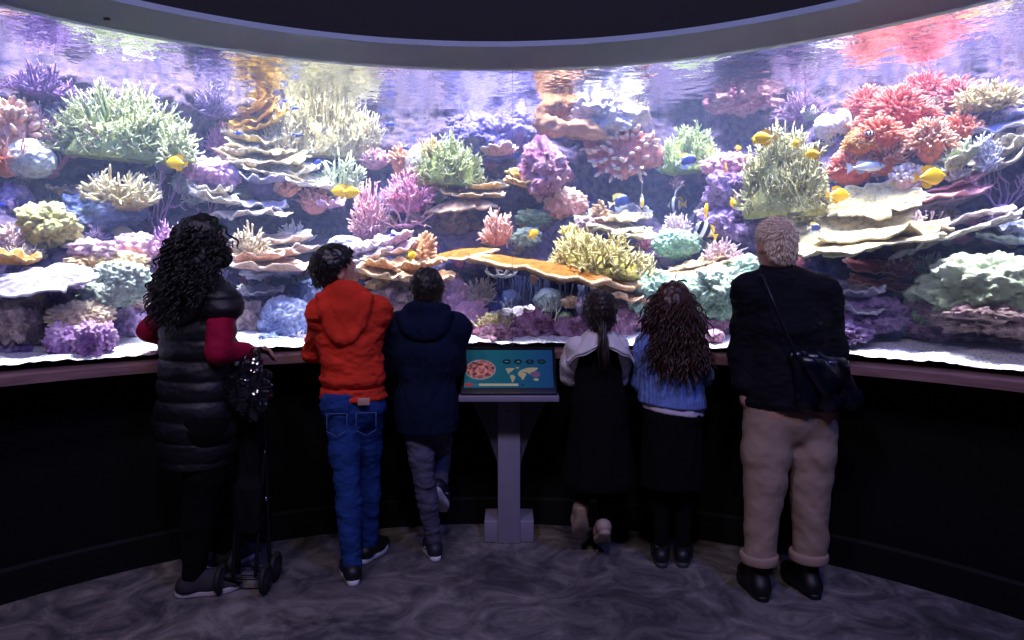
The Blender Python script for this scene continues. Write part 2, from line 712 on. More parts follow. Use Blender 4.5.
    struct(mk('trim_tank_floor', sweep(rect(RG + 0.26, RG + 1.76, 0.86, 0.9), -80, 80), black))
    # sand
    nth, nr = 420, 40
    th = np.radians(np.linspace(-79.5, 79.5, nth))
    rr = RG + 0.032 + 0.75 * np.linspace(0, 1, nr) ** 1.3
    T, R = np.meshgrid(th, rr, indexing='ij')
    P = cyl(T, R, 0 * R).reshape(-1, 3)
    t = (R - RG).ravel()
    P[:, 2] = ZSILL + 0.022 + 0.13 * t + 0.014 * (fbm(P * [5, 5, 1], 3, 5) + 0.4) * np.clip(t * 12, 0.2, 1) + 0.006 * fbm(P * [34, 34, 1], 2, 9)
    m, nt, b = nmat('coral_sand')
    o = ramp(nt, noise_tex(nt, 120, 2), [(0.35, hexlin('#a8a4b4')), (0.55, hexlin('#dcd8e0')), (0.7, hexlin('#f4f0f2'))])
    nt.links.new(o, b.inputs['Base Color'])
    b.inputs['Roughness'].default_value = 0.9
    add_bump(nt, b, noise_tex(nt, 70, 3), 0.8, 0.01)
    q = np.stack([(np.arange(nth - 1)[:, None] * nr + np.arange(nr - 1)[None]).ravel() + k for k in (0, 1, nr + 1, nr)], 1)[:, ::-1]
    struct(mk('sand', (P, [q], None), m))


# the reef's rock face: how far it lies behind the glass, per bearing and height
CAVES = [  # px, py, half width, half height (pixels), depth (m)
    (955, 346, 90, 22, .26), (115, 168, 55, 24, .34), (60, 205, 55, 18, .2), (165, 215, 30, 22, .3), (255, 215, 60, 22, .42), (300, 222, 45, 20, .36), (285, 290, 45, 25, .22),
    (360, 165, 32, 26, .28), (330, 225, 40, 18, .28), (470, 215, 40, 18, .25), (545, 195, 30, 18, .2), (500, 205, 40, 12, .22),
    (540, 300, 62, 24, .30), (470, 280, 40, 10, .25), (650, 185, 52, 26, .45), (620, 85, 0, 0, 0), (665, 215, 30, 16, .35), (640, 232, 45, 14, .25),
    (850, 268, 75, 22, .38), (800, 232, 30, 18, .3), (930, 200, 35, 18, .3), (1000, 215, 40, 16, .3), (905, 320, 30, 18, .25), (970, 250, 50, 12, .25),
    (725, 215, 40, 25, .12), (80, 300, 18, 25, .2), (140, 335, 25, 16, .2), (690, 275, 30, 10, .2), (675, 95, 35, 30, .3), (215, 115, 35, 22, .15), (20, 345, 20, 10, .1),
]
LEDGES = [(170, 80, 150, 42, -.36), (1000, 80, 90, 40, -.15), (490, 140, 50, 26, -.12), (600, 105, 34, 22, -.22), (40, 80, 40, 20, -.1), (730, 195, 26, 26, -.16), (545, 175, 20, 35, -.2), (400, 275, 60, 12, -.12),
          (545, 272, 80, 12, -.1), (270, 255, 60, 10, -.12), (850, 225, 70, 14, -.16), (890, 110, 70, 40, -.15), (760, 90, 45, 26, .05), (960, 180, 50, 30, -.1)]
_FE = None


def tbase(th, z):
    """distance of the rock face behind the glass"""
    global _FE
    if _FE is None:
        _FE = []
        for px, py, rx, ry, dep in CAVES + LEDGES:
            if rx == 0:
                continue
            d = ray_r(px, RG + 0.55)
            p = pix(px, py, d)
            d2 = ray_r(px + 10, RG + .55)
            p2 = pix(px + 10, py, d2)
            f = lambda q: math.atan2(q[0] - RC[0], q[1] - RC[1])
            _FE.append((f(p), p[2], rx * abs(f(p2) - f(p)) / 10, ry * d / FPX, dep))
    th = np.asarray(th, float)
    z = np.asarray(z, float)
    s = np.clip((z - 1.0) / 1.57, 0, 1.3)
    t = 0.36 + 0.86 * s ** 0.95
    for a, zz, wa, wz, dep in _FE:
        t = t + dep * np.exp(-(((th - a) / wa) ** 2 + ((z - zz) / wz) ** 2))
    P = np.stack([th * 3.0, z, 0 * th], -1).reshape(-1, 3)
    n = 0.10 * fbm(P * 2.3, 3, 3) + 0.045 * fbm(P * 7, 3, 31) + 0.05 * (worley(P * 5.5, 77) - 0.5)
    t = t + n.reshape(t.shape)
    return np.clip(t, 0.12, 1.6)


def reef_hit(px, py):
    """first point of the rock face on the line of sight through (px, py); its distance y"""
    d0, d1 = ray_r(px, RG + 0.08), ray_r(px, RG + 1.6)
    d = np.linspace(d0, d1, 160)
    X, Z = (px - CX) / FPX * d, EYE - (py - HY) / FPX * d
    dx, dy = X - RC[0], d - RC[1]
    th, r = np.arctan2(dx, dy), np.hypot(dx, dy)
    g = (r - RG) - tbase(th, Z)
    i = np.argmax(g > 0) if (g > 0).any() else len(d) - 1
    return d[i]


def build_reef_wall():
    nth, nz = 760, 170
    th = np.radians(np.linspace(-79, 79, nth))
    z = np.linspace(0.92, 2.95, nz)
    T, Z = np.meshgrid(th, z, indexing='ij')
    t = tbase(T, Z)
    P0 = np.stack([T * 3, Z, 0 * T], -1).reshape(-1, 3)
    t = t + (0.018 * fbm(P0 * 22, 3, 8)).reshape(t.shape)
    V = cyl(T, RG + t, Z).reshape(-1, 3)
    q = np.stack([(np.arange(nth - 1)[:, None] * nz + np.arange(nz - 1)[None]).ravel() + k for k in (0, 1, nz + 1, nz)], 1)[:, ::-1]
    m, nt, b = nmat('reef_rock')
    a = ramp(nt, noise_tex(nt, 5, 6, 'Object', None, 0.65), [(0.3, hexlin('#1a2650')), (0.42, hexlin('#383c78')), (0.5, hexlin('#665a78')), (0.58, hexlin('#2c3466')), (0.7, hexlin('#545494'))])
    c = ramp(nt, noise_tex(nt, 17, 5), [(0.35, hexlin('#202a58')), (0.5, hexlin('#785a74')), (0.62, hexlin('#94808c')), (0.72, hexlin('#3c3874'))])
    mx = nd(nt, 'ShaderNodeMix', data_type='RGBA')
    mx.inputs[0].default_value = 0.45
    nt.links.new(a, mx.inputs[6])
    nt.links.new(c, mx.inputs[7])
    nt.links.new(mx.outputs[2], b.inputs['Base Color'])
    b.inputs['Roughness'].default_value = 0.9
    b.inputs['Specular IOR Level'].default_value = 0.2
    add_bump(nt, b, noise_tex(nt, 42, 5, 'Object', None, 0.7), 0.9, 0.025)
    struct(mk('reef_face', (V, [q], None), m))
# ------------------------------------------------------------------ coral shapes (local frame: x along the glass, y away from it, z up)
def branching(w, h, dp, n, r, seed, subs=2, sublen=0.05, lean=0.25, up=0.5, spread=0.25, emin=0.05, S=5):
    g = np.random.default_rng(seed)
    az = g.uniform(0, 2 * PI, n)
    se = g.uniform(math.sin(emin), 1, n)
    ce = np.sqrt(1 - se ** 2)
    k = g.uniform(0.72, 1.0, n)
    tgt = np.stack([w / 2 * np.cos(az) * ce, dp / 2 * np.sin(az) * ce - lean * h * se * 0.5, h * se], 1) * k[:, None]
    st = np.stack([tgt[:, 0] * spread, tgt[:, 1] * spread, tgt[:, 2] * (.5 if spread > .6 else 0) - 0.01], 1) + g.normal(0, 1, (n, 3)) * [w * .05, dp * .05, h * .04]
    mid = st * (1 - 0.5) + tgt * 0.5
    mid[:, 2] += (0.5 - up) * h * 0.35
    mid += g.normal(0, 0.035, (n, 3)) * h
    t = np.linspace(0, 1, 6)[None, :, None]
    path = (1 - t) ** 2 * st[:, None] + 2 * t * (1 - t) * mid[:, None] + t * t * tgt[:, None]
    rad = r * g.uniform(0.8, 1.2, n)[:, None] * np.array([1.25, 1.1, 1.0, 0.88, 0.7, 0.28])[None]
    V, F, T = tubes(path, rad, S)
    parts = [(V, F, T * 0.75)]
    if subs:
        i = np.repeat(np.arange(n), subs)
        m = len(i)
        u = g.uniform(0.4, 0.92, m)
        kk = np.clip((u * 5).astype(int), 0, 4)
        fr = (u * 5 - kk)[:, None]
        a = path[i, kk] * (1 - fr) + path[i, kk + 1] * fr
        tg = unit(path[i, kk + 1] - path[i, kk])
        d = unit(tg + g.normal(0, 0.75 if spread < .6 else 1.1, (m, 3)) + np.array([0, -0.25, 0.35 * up]))
        L = sublen * g.uniform(0.6, 1.3, m)
        b = a + d * L[:, None]
        mid = (a + b) / 2 + g.normal(0, 0.08, (m, 3)) * L[:, None] + np.array([0, 0, -0.06 * sublen])
        t = np.linspace(0, 1, 5)[None, :, None]
        p2 = (1 - t) ** 2 * a[:, None] + 2 * t * (1 - t) * mid[:, None] + t * t * b[:, None]
        r2 = r * 0.78 * np.array([1, .95, .85, .7, .3])[None] * g.uniform(0.85, 1.15, m)[:, None]
        V, F, T = tubes(p2, r2, S)
        parts.append((V, F, 0.35 + T * 0.65))
    # a stout encrusted foot holds the branches
    V, f = ico(3)
    V = V * ([w * 0.36, dp * 0.34, h * 0.55] if spread > .6 else [w * 0.24, dp * 0.24, h * 0.14])
    if spread > .6:
        V[:, 1] -= lean * h * .3
        V[:, 2] = np.maximum(V[:, 2], -.04 * h)
    V = V * (1 + 0.25 * fbm(V * 20, 2, seed)[:, None])
    V = V + unit(V + [0, 0, .01]) * ((.018 if spread > .6 else .0) * (.5 - worley(V * 45, seed)))[:, None]
    parts.append((V, [f], np.full(len(V), 0.05)))
    return merge(parts)


def antler(w, h, r, seed, arms=5, forks=3, flat=0.35, up=0.6):
    """few long forking branches"""
    g = np.random.default_rng(seed)
    out = []

    def grow(a, d, L, rr, lev):
        b1 = a + d * L * 0.5 + g.normal(0, .06, 3) * L
        e = a + d * L + np.array([0, 0, up * L * 0.3])
        p = spline([a, b1, e], 7)
        out.append((p, np.linspace(rr, rr * (0.62 if lev else 0.3), 7), lev))
        if lev:
            for s in range(2 if g.random() < 0.75 else 3):
                nd_ = unit(unit(e - b1) + g.normal(0, 0.55, 3) * [1, flat, 0.9] + np.array([0, -.05, up * 0.35]))
                grow(p[-1] if s < 2 else p[4], nd_, L * g.uniform(0.55, 0.8), rr * 0.68, lev - 1)
    for i in range(arms):
        x = (i + 0.5) / arms * 2 - 1 + g.normal(0, 0.1)
        d = unit(np.array([x * w / h * 0.9, g.normal(-0.15, flat), 0.75 + 0.3 * up - 0.3 * abs(x)]))
        grow(np.array([x * w * 0.1, 0, -0.01]), d, h * 0.46, r, forks - 1)
    P = np.stack([o[0] for o in out])
    R = np.stack([o[1] for o in out])
    V, F, T = tubes(P, R, 6)
    lev = np.repeat(np.array([o[2] for o in out]), 7 * 6)
    T = (T + (forks - 1 - lev)) / forks
    s = np.array([w / max(np.ptp(V[:, 0]), 1e-6), 1, h / max(V[:, 2].max(), 1e-6)])
    V = V * np.clip(s, 0.5, 2)
    B, f = ico(2)
    return merge([(V, F, T), (B * [w * .16, w * .13, h * .09], [f], np.zeros(len(B)))])


def plate(w, dp, seed, th=0.014, ruf=0.02, bowl=0.05, lobes=0.14, nl=5, tilt=0.0, roll=0.0, ribs=0.0, rim=True, nr=18, na=110):
    g = np.random.default_rng(seed)
    ph = g.uniform(0, 6.28, 8)
    rr = np.linspace(0.02, 1, nr)
    aa = np.linspace(0, 2 * PI, na, endpoint=False)
    A, R = np.meshgrid(aa, rr, indexing='ij')
    edge = 1 + lobes * (np.sin(nl * A + ph[0]) * 0.5 + np.sin((nl + 3) * A + ph[1]) * 0.35 + np.sin(2 * A + ph[2]) * 0.4 + 0.25 * np.sin(17 * A + ph[3]) + 0.15 * np.sin(29 * A + ph[4]))
    X = w / 2 * R * edge * np.cos(A)
    Y = dp / 2 * R * edge * np.sin(A)
    wv = fbm(np.stack([np.cos(A).ravel() * 2.6 + seed, np.sin(A).ravel() * 2.6, R.ravel() * 1.4], 1), 3, seed).reshape(A.shape)
    Z = bowl * R ** 2 + ruf * R ** 2 * (1.3 * wv + 0.3 * np.sin(9 * A + ph[5]))
    rg = fbm(np.stack([np.cos(A).ravel() * 6, np.sin(A).ravel() * 6, 0 * A.ravel() + seed], 1), 3, seed + 1).reshape(A.shape)
    X, Y = X * (1 + .10 * rg * R), Y * (1 + .10 * rg * R)
    nz = vnoise(np.stack([X.ravel() * 22, Y.ravel() * 22, np.full(X.size, seed * 1.7)], 1), seed).reshape(X.shape)
    Z = Z + 0.005 * nz
    if ribs:
        Z = Z + ribs * np.sin(R * 26 + 2 * np.sin(3 * A)) * R
    tt = th * (1.5 - 0.95 * R)
    top = np.stack([X, Y, Z], -1).reshape(-1, 3)
    bot = np.stack([X * 0.985, Y * 0.985, Z - tt], -1).reshape(-1, 3)
    n = len(top)
    i, k = np.meshgrid(np.arange(na), np.arange(nr - 1), indexing='ij')
    j = (i + 1) % na
    q = np.stack([i * nr + k, i * nr + k + 1, j * nr + k + 1, j * nr + k], -1).reshape(-1, 4)
    i1 = np.arange(na)
    j1 = (i1 + 1) % na
    e = nr - 1
    side = np.stack([i1 * nr + e, n + i1 * nr + e, n + j1 * nr + e, j1 * nr + e], 1)
    F = [q, q[:, ::-1] + n, side, (i1 * nr)[None, ::-1], (n + i1 * nr)[None]]
    tp = np.clip((R - 0.84) / 0.12, 0, 1).ravel() if rim else np.zeros(n)
    V = np.concatenate([top, bot])
    M = Matrix.Rotation(math.radians(tilt), 4, 'X') @ Matrix.Rotation(math.radians(roll), 4, 'Y')
    return xform((V, F, np.concatenate([tp, tp * 0.6])), M)


def boulder(w, h, dp, kind, seed, sub=5, foot=None):
    m = (w * h * dp) ** (1 / 3) / 2
    V, f = ico(6 if (m > .10 and sub == 5) else sub)
    g = np.random.default_rng(seed)
    off = g.uniform(0, 50, 3)
    U = V.copy()
    m = (w * h * dp) ** (1 / 3) / 2
    S = np.array([w, dp, h]) / 2
    P = U * S                                     # in metres
    if kind == 'brain':
        d = 0.10 * fbm(U * 1.4 + off, 2, seed) + (0.010 / m) * (1 - np.abs(vnoise(P * 75 + off, seed)) * 2) + 0.02 * fbm(P * 30, 2, seed + 3)
    elif kind == 'lumpy':
        d = 0.12 * fbm(U * 1.3 + off, 2, seed) + 0.34 * (0.55 - worley(U * 2.1 + off, seed)) + (0.03 / m) * (0.5 - worley(P * 30 + off, seed + 5)) + (0.010 / m) * fbm(P * 90 + off, 2, seed)
    elif kind == 'cauli':
        d = 0.10 * fbm(U * 1.3 + off, 2, seed) + (0.045 / m) * (0.55 - worley(P * 26 + off, seed)) + (0.012 / m) * (0.5 - worley(P * 80 + off, seed + 3))
    elif kind == 'polyp':
        d = 0.16 * fbm(U * 1.3 + off, 2, seed) + 0.2 * (0.55 - worley(U * 2.4 + off, seed)) + (0.03 / m) * (0.5 - worley(P * 58 + off, seed + 2))
    else:
        d = 0.30 * fbm(U * 1.3 + off, 3, seed) + 0.12 * (0.5 - worley(U * 2.6 + off, seed)) + (0.022 / m) * fbm(P * 30 + off, 4, seed + 2, .62)
    V = U * (1 + d[:, None])
    V = V * S
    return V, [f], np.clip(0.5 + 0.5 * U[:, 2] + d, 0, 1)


def anemone(w, h, seed, n=170, r=0.0075, L=0.07, flat=0.5, droop=0.0):
    g = np.random.default_rng(seed)
    az = g.uniform(0, 2 * PI, n)
    q = np.sqrt(g.uniform(0, 1, n))
    a = np.stack([w / 2 * q * np.cos(az) * 0.78, w / 2 * flat * q * np.sin(az), h * 0.45 * (1 - q ** 2)], 1)
    d = unit(np.stack([np.cos(az) * q * 1.2, np.sin(az) * q * 0.8 - 0.55, 1.0 - 1.15 * q + .5 * np.sin(az) * 0], 1) + g.normal(0, .34, (n, 3)))
    sw = g.normal(0, .3, (n, 3)) + np.array([0.25, 0, -droop])
    LL = L * g.uniform(0.7, 1.25, n)
    b = a + d * LL[:, None]
    m = (a + b) / 2 - sw * LL[:, None] * 0.35
    t = np.linspace(0, 1, 5)[None, :, None]
    p = (1 - t) ** 2 * a[:, None] + 2 * t * (1 - t) * m[:, None] + t * t * b[:, None]
    V, F, T = tubes(p, r * np.array([1, .95, .9, .85, .45])[None] * np.ones((n, 1)), 5)
    B, f = ico(3)
    B = B * [w * 0.36, w * flat * 0.34, h * 0.36]
    B = B * (1 + 0.12 * fbm(B * 18, 2, seed)[:, None])
    return merge([(V, F, T), (B, [f], np.zeros(len(B)))])


def frilly(w, h, seed, n=46, r=0.016):
    """thick-fingered leather coral: a tilted pad whose margin breaks into blunt lobes"""
    g = np.random.default_rng(seed)
    paths, rad = [], []
    for i in range(n):
        q = math.sqrt(g.uniform(0.1, 1))
        a = g.uniform(0, 2 * PI)
        p = np.array([w * 0.42 * q * math.cos(a), -0.02 - 0.05 * (1 - q), h * 0.42 * q * math.sin(a)])
        d = unit(np.array([math.cos(a) * q * .9, -0.8, math.sin(a) * q * .9 + 0.1]) + g.normal(0, .3, 3))
        L = g.uniform(0.05, 0.085)
        e = unit(np.cross(d, g.normal(0, 1, 3)))
        paths.append(spline([p, p + d * L * .5 + e * .008, p + d * L + e * .02], 6))
        rad.append(r * g.uniform(0.8, 1.2) * np.array([1, 1, 1.02, 1.1, 1.0, 0.55]))
    V, F, T = tubes(np.array(paths), np.array(rad), 8, True, 0.62)
    B, f = ico(4)
    B = B * [w * 0.47, 0.06, h * 0.46]
    B = B * (1 + 0.16 * fbm(B * 14, 3, seed)[:, None])
    return merge([(V, F, T), (B, [f], np.zeros(len(B)))])


def knobs(w, h, dp, n, r, seed, L=0.05):
    """soft coral of thick rounded fingers on a mound"""
    g = np.random.default_rng(seed)
    az = g.uniform(0, 2 * PI, n)
    se = g.uniform(-0.1, 1, n)
    ce = np.sqrt(1 - se ** 2)
    d = np.stack([np.cos(az) * ce, np.sin(az) * ce, se], 1)
    a = d * [w * .33, dp * .33, h * .5]
    dd = unit(d + g.normal(0, .35, (n, 3)) + [0, -.1, .3])
    b = a + dd * (L * g.uniform(.7, 1.3, n))[:, None]
    m = (a + b) / 2 + g.normal(0, .006, (n, 3))
    t = np.linspace(0, 1, 6)[None, :, None]
    p = (1 - t) ** 2 * a[:, None] + 2 * t * (1 - t) * m[:, None] + t * t * b[:, None]
    V, F, T = tubes(p, r * np.array([1, 1, 1.02, 1, .8, .35])[None] * g.uniform(.8, 1.2, (n, 1)), 7)
    B, f = ico(4)
    B = B * [w * .34, dp * .34, h * .52]
    B = B * (1 + .1 * fbm(B * 16, 2, seed)[:, None])
    return merge([(V, F, T), (B, [f], np.zeros(len(B)))])


def roll_coral(w, h, seed):
    """brown leather coral folded into a thick fuzzy roll"""
    p = spline([(-.02 * w, .02, .47 * h), (-.40 * w, -.02, .34 * h), (-.44 * w, -.05, .0), (-.15 * w, -.08, -.14 * h), (.18 * w, -.08, -.16 * h), (.44 * w, -.03, -.36 * h)], 60)
    r = 0.19 * h * (1 + 0.16 * np.sin(np.linspace(0, 17, 60))) * np.interp(np.linspace(0, 1, 60), [0, .08, .85, 1], [.6, 1, 1, .45])
    V, F, T = tube(p, r, 28)
    N = vnormals(V, [F[0]])
    V = V + N * (0.016 * fbm(V * 30, 3, seed) + 0.006 * vnoise(V * 160, seed))[:, None]
    B, f = ico(4)
    B = B * [w * .34, .07, h * .42] + [0, .03, 0.02]
    B = B * (1 + .2 * fbm(B * 12, 3, seed)[:, None])
    return merge([(V, F, T), (B, [f], np.zeros(len(B)))])


GROUPS = {'staghorn_coral': 'staghorn corals on the reef', 'branch_coral': 'forked branch corals on the reef', 'plate_coral': 'plate corals on the reef',
          'brain_coral': 'rounded mound corals on the reef', 'knob_coral': 'knobbly mound corals on the reef', 'reef_rock': 'loose rocks of the reef',
          'anemone': 'anemones on the reef', 'finger_coral': 'finger corals on the reef', 'leather_coral': 'leather corals on the reef', 'coral_tuft': 'small coral tufts on the reef rock'}
CATEG = {'staghorn_coral': 'coral', 'branch_coral': 'coral', 'plate_coral': 'coral', 'brain_coral': 'coral', 'knob_coral': 'coral', 'reef_rock': 'rock',
         'anemone': 'anemone', 'finger_coral': 'coral', 'leather_coral': 'coral', 'coral_tuft': 'coral'}
REEF = []


def where(px, py, out, base=None):
    d = reef_hit(px, base if base is not None else py) - out
    d = max(d, ray_r(px, RG + 0.07))
    return d


def put(name, label, maker, px, py, w, h, mat, out=0.05, at_base=False, dpk=0.7):
    """maker(w_m, h_m, depth_m) -> mesh data; placed so that it fills w x h pixels round (px, py)"""
    yb = py + h / 2 if at_base else py
    if py < 136:
        out *= 0.4
    d = where(px, py, out, yb)
    s = d / FPX
    loc = pix(px, yb, d)
    th = math.atan2(loc[0] - RC[0], loc[1] - RC[1])
    rmin = RG + 0.045
    m = maker(w * s, h * s, dpk * w * s)
    if isinstance(m, list):
        o = empty(name, loc, -th)
        for nm, x, mt in m:
            mk(nm, keep_behind(x, loc, th, rmin), mt, o)
    else:
        o = mk(name, keep_behind(m, loc, th, rmin), mat, None, loc, -th)
    tag(o, label, CATEG[name], GROUPS[name])
    REEF.append((px, py, w, h, label, name))
    return o


def keep_behind(vft, loc, th, rmin):
    """a colony that would touch the glass is moved back along its own axis"""
    V, F, T = vft
    r0 = math.hypot(loc[0] - RC[0], loc[1] - RC[1])
    y = np.min(V[:, 1])
    if r0 + y < rmin:
        V = V * np.array([1, min(1.0, max((r0 - rmin) / max(-y, 1e-6), 0.15)), 1])
    return V, F, T


_seed = [100]


def sd():
    _seed[0] += 7
    return _seed[0]


def stag(px, py, w, h, c, tip, label, n=110, r=.0075, subs=3, sl=.05, out=.08, dpk=.7, **k):
    s = sd()
    put('staghorn_coral', label, lambda W, H, D: branching(W, H, D, n, r, s, subs, sl, **k), px, py, w, h, coral_mat(c, tip), out, True, dpk)


def ant(px, py, w, h, c, tip, label, arms=5, r=.010, forks=3, out=.08, up=.6):
    s = sd()
    put('branch_coral', label, lambda W, H, D: antler(W, H, r, s, arms, forks, up=up), px, py, w, h, coral_mat(c, tip), out, True)


def fing(px, py, w, h, c, tip, label, n=40, r=.013, out=.06, L=.05):
    s = sd()
    put('finger_coral', label, lambda W, H, D: knobs(W, H, D, int(n * 2.6), r * .8, s, L), px, py, w, h, coral_mat(c, tip), out, True)


def mound(px, py, w, h, c, tip, label, kind='cauli', c2=None, out=.05, dpk=.8, name=None, sub=5):
    s = sd()
    put(name or ('brain_coral' if kind in ('brain',) else 'knob_coral'), label, lambda W, H, D: boulder(W, H, D, kind, s, sub), px, py, w, h, coral_mat(c, tip, c2), out, False, dpk)


def rock(px, py, w, h, key, label, out=.05, dpk=.8, sub=5):
    s = sd()
    put('reef_rock', label, lambda W, H, D: boulder(W, H, D, 'rock', s, sub), px, py, w, h, rock_mat(key, ROCKS[key]), out, False, dpk)


def plates(px, py, w, h, c, tip, label, n=1, tilt=20, roll=0, out=.12, ruf=.02, th=.016, bowl=.03, dpk=.6, lobes=.14, ribs=0., c2=None):
    """n overlapping leaves that step up the rock"""
    s0 = sd()
    mt = coral_mat(c, tip, c2)

    def make(W, H, D):
        g = np.random.default_rng(s0)
        if n == 1:
            return plate(W, dpk * W, s0, th, ruf, bowl, lobes, 5, tilt, roll, ribs)
        out_ = []
        for i in range(n):
            k = 1 - 0.5 * i / n + g.uniform(-.1, .1)
            M = Matrix.Translation((g.uniform(-.18, .18) * W * (i > 0), (i / n) * .10, (i / (n - 1) - 0.5) * H * .7))
            out_.append(('plate', xform(plate(W * k, dpk * W * k, s0 + i, th, ruf, bowl, lobes, 5, tilt + g.uniform(-7, 7), roll + g.uniform(-9, 9), ribs), M), mt))
        return out_
    put('plate_coral', label, make, px, py, w, h, mt, out)


def anem(px, py, w, h, c, tip, label, n=170, L=.06, r=.0075, out=.06, flat=.5, droop=.0):
    s = sd()
    put('anemone', label, lambda W, H, D: anemone(W, H, s, int(n * 1.7), r * .8, L, flat, droop), px, py, w, h, coral_mat(c, tip), out, False)


ROCKS = {'purple': ['#3c2c56', '#7d5a96', '#b89ac8', '#5c3f78', '#c9b4d2'], 'blue': ['#3a4470', '#6a78a8', '#9aa6cc', '#565a86'],
         'brown': ['#4a3a44', '#86687a', '#b49a98', '#6a5260', '#c0a0b0'], 'maroon': ['#5a2c4a', '#9a5a80', '#c89ab0', '#7a4a62', '#d8b8bc'],
         'lavender': ['#544c94', '#7c70b8', '#9c90cc', '#645aa4'], 'pale': ['#a89ab4', '#dcd0e0', '#f4eef4', '#b8a8c8']}


def build_corals():
    # ---- left end of the tank
    fing(14, 108, 62, 50, '#e8b09a', '#ffe2cc', 'peach soft coral of fat fingers, at the far left under the water surface', 60, .018, .10, .06)
    stag(42, 78, 70, 32, '#7a5a9c', '#b090cc', 'dark purple bushy coral touching the water at the upper left', 70, .006)
    ant(46, 140, 74, 66, '#d090b0', '#f4c4d4', 'tall dusty pink forked coral between peach fingers and green thicket', 7, .011, 4, .12)
    ant(14, 150, 40, 44, '#e8a8a0', '#ffd8cc', 'peach pink forked coral at the left edge above the orange anemone', 5, .011, 3)
    anem(6, 168, 30, 26, '#e88a5a', '#ffc0a0', 'orange anemone at the left edge beside the whitish brain coral', 80, .05)
    mound(31, 160, 42, 38, '#c8c6c2', '#f2f0ea', 'round whitish brain coral below the pink forked coral on the left', 'brain', None, .14)
    stag(124, 117, 152, 80, '#a8b478', '#f4f6d8', 'largest pale green staghorn thicket, broad and shaggy, on the upper left', 460, .0060, 3, .042, .55, dpk=.34, spread=.72, lean=.1)
    stag(175, 140, 50, 44, '#a8b47c', '#f0f4d8', 'pale green staghorn lobe at the right end of the large left thicket', 70, .008, 3, .05, .18)
    mound(103, 149, 16, 14, '#9aa08a', '#d8dcc8', 'small olive button coral in the blue hollow under the left thicket', 'brain', None, .04, sub=4)
    stag(122, 187, 92, 36, '#c8b888', '#fff6dc', 'cream staghorn spray spreading sideways beneath the blue hollow on the left', 80, .0095, 3, .06, .22, up=.35)
    plates(64, 192, 30, 10, '#c8a890', '#f0dcc8', 'small tan plate below the dusty pink forked coral')
    rock(95, 215, 52, 34, 'blue', 'blue grey rock in the hollow right of the olive cone', .04)
    rock(120, 212, 40, 30, 'blue', 'smaller blue rock under the cream sideways staghorn', .04)
    mound(48, 226, 50, 44, '#a8a468', '#e8e4a8', 'olive yellow cone shaped coral with a ridged top on the left', 'lumpy', '#6a6a5a', .14)
    rock(12, 205, 36, 30, 'purple', 'purple rock at the left edge above the pale pink tuft', .05)
    stag(9, 233, 40, 26, '#e8c0c4', '#fff0ea', 'pale pink branching tuft at the left edge beside the olive cone', 45, .007, 2, .035)
    ant(160, 200, 44, 62, '#b888c0', '#e4bce0', 'tall purple forked coral rising left of the woman', 4, .011, 3, .14)
    ant(206, 206, 30, 34, '#c090c0', '#ecc8e4', 'small purple forked coral standing just above the woman', 3, .009, 3, .12)
    stag(168, 240, 46, 50, '#b480b4', '#e8bce0', 'dense mauve branching coral at the foot of the tall purple fork', 80, .0075, 3, .04, .12)
    mound(138, 247, 38, 28, '#d8a0c0', '#f8d8e8', 'bright pink cauliflower coral left of the woman', 'cauli', None, .12)
    mound(94, 250, 44, 22, '#c09ab0', '#ecd0d8', 'mauve cauliflower mound above the orange cushion corals', 'cauli', None, .12)
    mound(88, 264, 36, 18, '#d0a070', '#f4d8ac', 'left orange cushion coral under the mauve cauliflower', 'polyp', None, .14)
    mound(126, 264, 38, 22, '#d0a478', '#f8e0b8', 'right orange cushion coral beside the pink cauliflower', 'polyp', None, .14)
    plates(10, 260, 52, 12, '#c89050', '#f4d8a0', 'flat orange shelf at the left edge above the lavender plate', 1, 10, 0, .16)
    stag(24, 250, 36, 12, '#d8c8b8', '#fff4ea', 'low cream tufts along the orange shelf on the left', 40, .006, 2, .03)
    plates(42, 273, 100, 32, '#b4acc8', '#f4eefc', 'big lavender ruffled plate hanging over the lower left', 1, 22, -8, .26, .018, .018, -.03, .62)
    mound(63, 287, 40, 30, '#9a80c0', '#dcc8f0', 'purple lumpy coral tucked beneath the lavender plate', 'lumpy', '#5c4a80', .12)
    mound(122, 283, 52, 44, '#93a49a', '#d4e0d2', 'grey green knobbly coral on the lower left, upper of two lobes', 'polyp', None, .20)
    mound(98, 298, 38, 30, '#8f9c94', '#ccd8cc', 'grey green knobbly coral on the lower left, lower lobe', 'polyp', None, .20)
    mound(80, 318, 56, 34, '#c8b09c', '#f4e2cc', 'tan knobbly boulder near the sand on the lower left', 'polyp', '#947c84', .22)
    mound(62, 340, 30, 34, '#a078b8', '#dcb8e4', 'purple encrusted base left of the tan boulder front', 'polyp', '#5c3c70', .24)
    mound(88, 340, 26, 34, '#9c74b0', '#d8b0e0', 'purple encrusted base in the middle below the tan boulder', 'polyp', '#5c3c70', .24)
    mound(106, 336, 18, 28, '#a07cb4', '#e0bce8', 'purple encrusted base at the right of the tan boulder', 'polyp', '#5c3c70', .22)
    rock(16, 318, 56, 62, 'brown', 'large dark brown boulder at the bottom left corner of the tank', .16)
    rock(10, 350, 34, 20, 'purple', 'purple stone on the sand at the bottom left corner', .16)
    mound(132, 322, 36, 30, '#a88cc0', '#dcc0ec', 'violet knobbly coral beside the woman elbow', 'polyp', '#64508a', .14)
    plates(150, 308, 30, 9, '#d8b4b4', '#fbe8e0', 'small pink plate left of the woman shoulder')
    rock(146, 336, 30, 18, 'blue', 'blue stone on the sand behind the woman', .08)
    # ---- left of centre
    stag(212, 100, 50, 30, '#76609c', '#a898d0', 'dim violet bush in shadow between green and cream thickets', 50, .006)
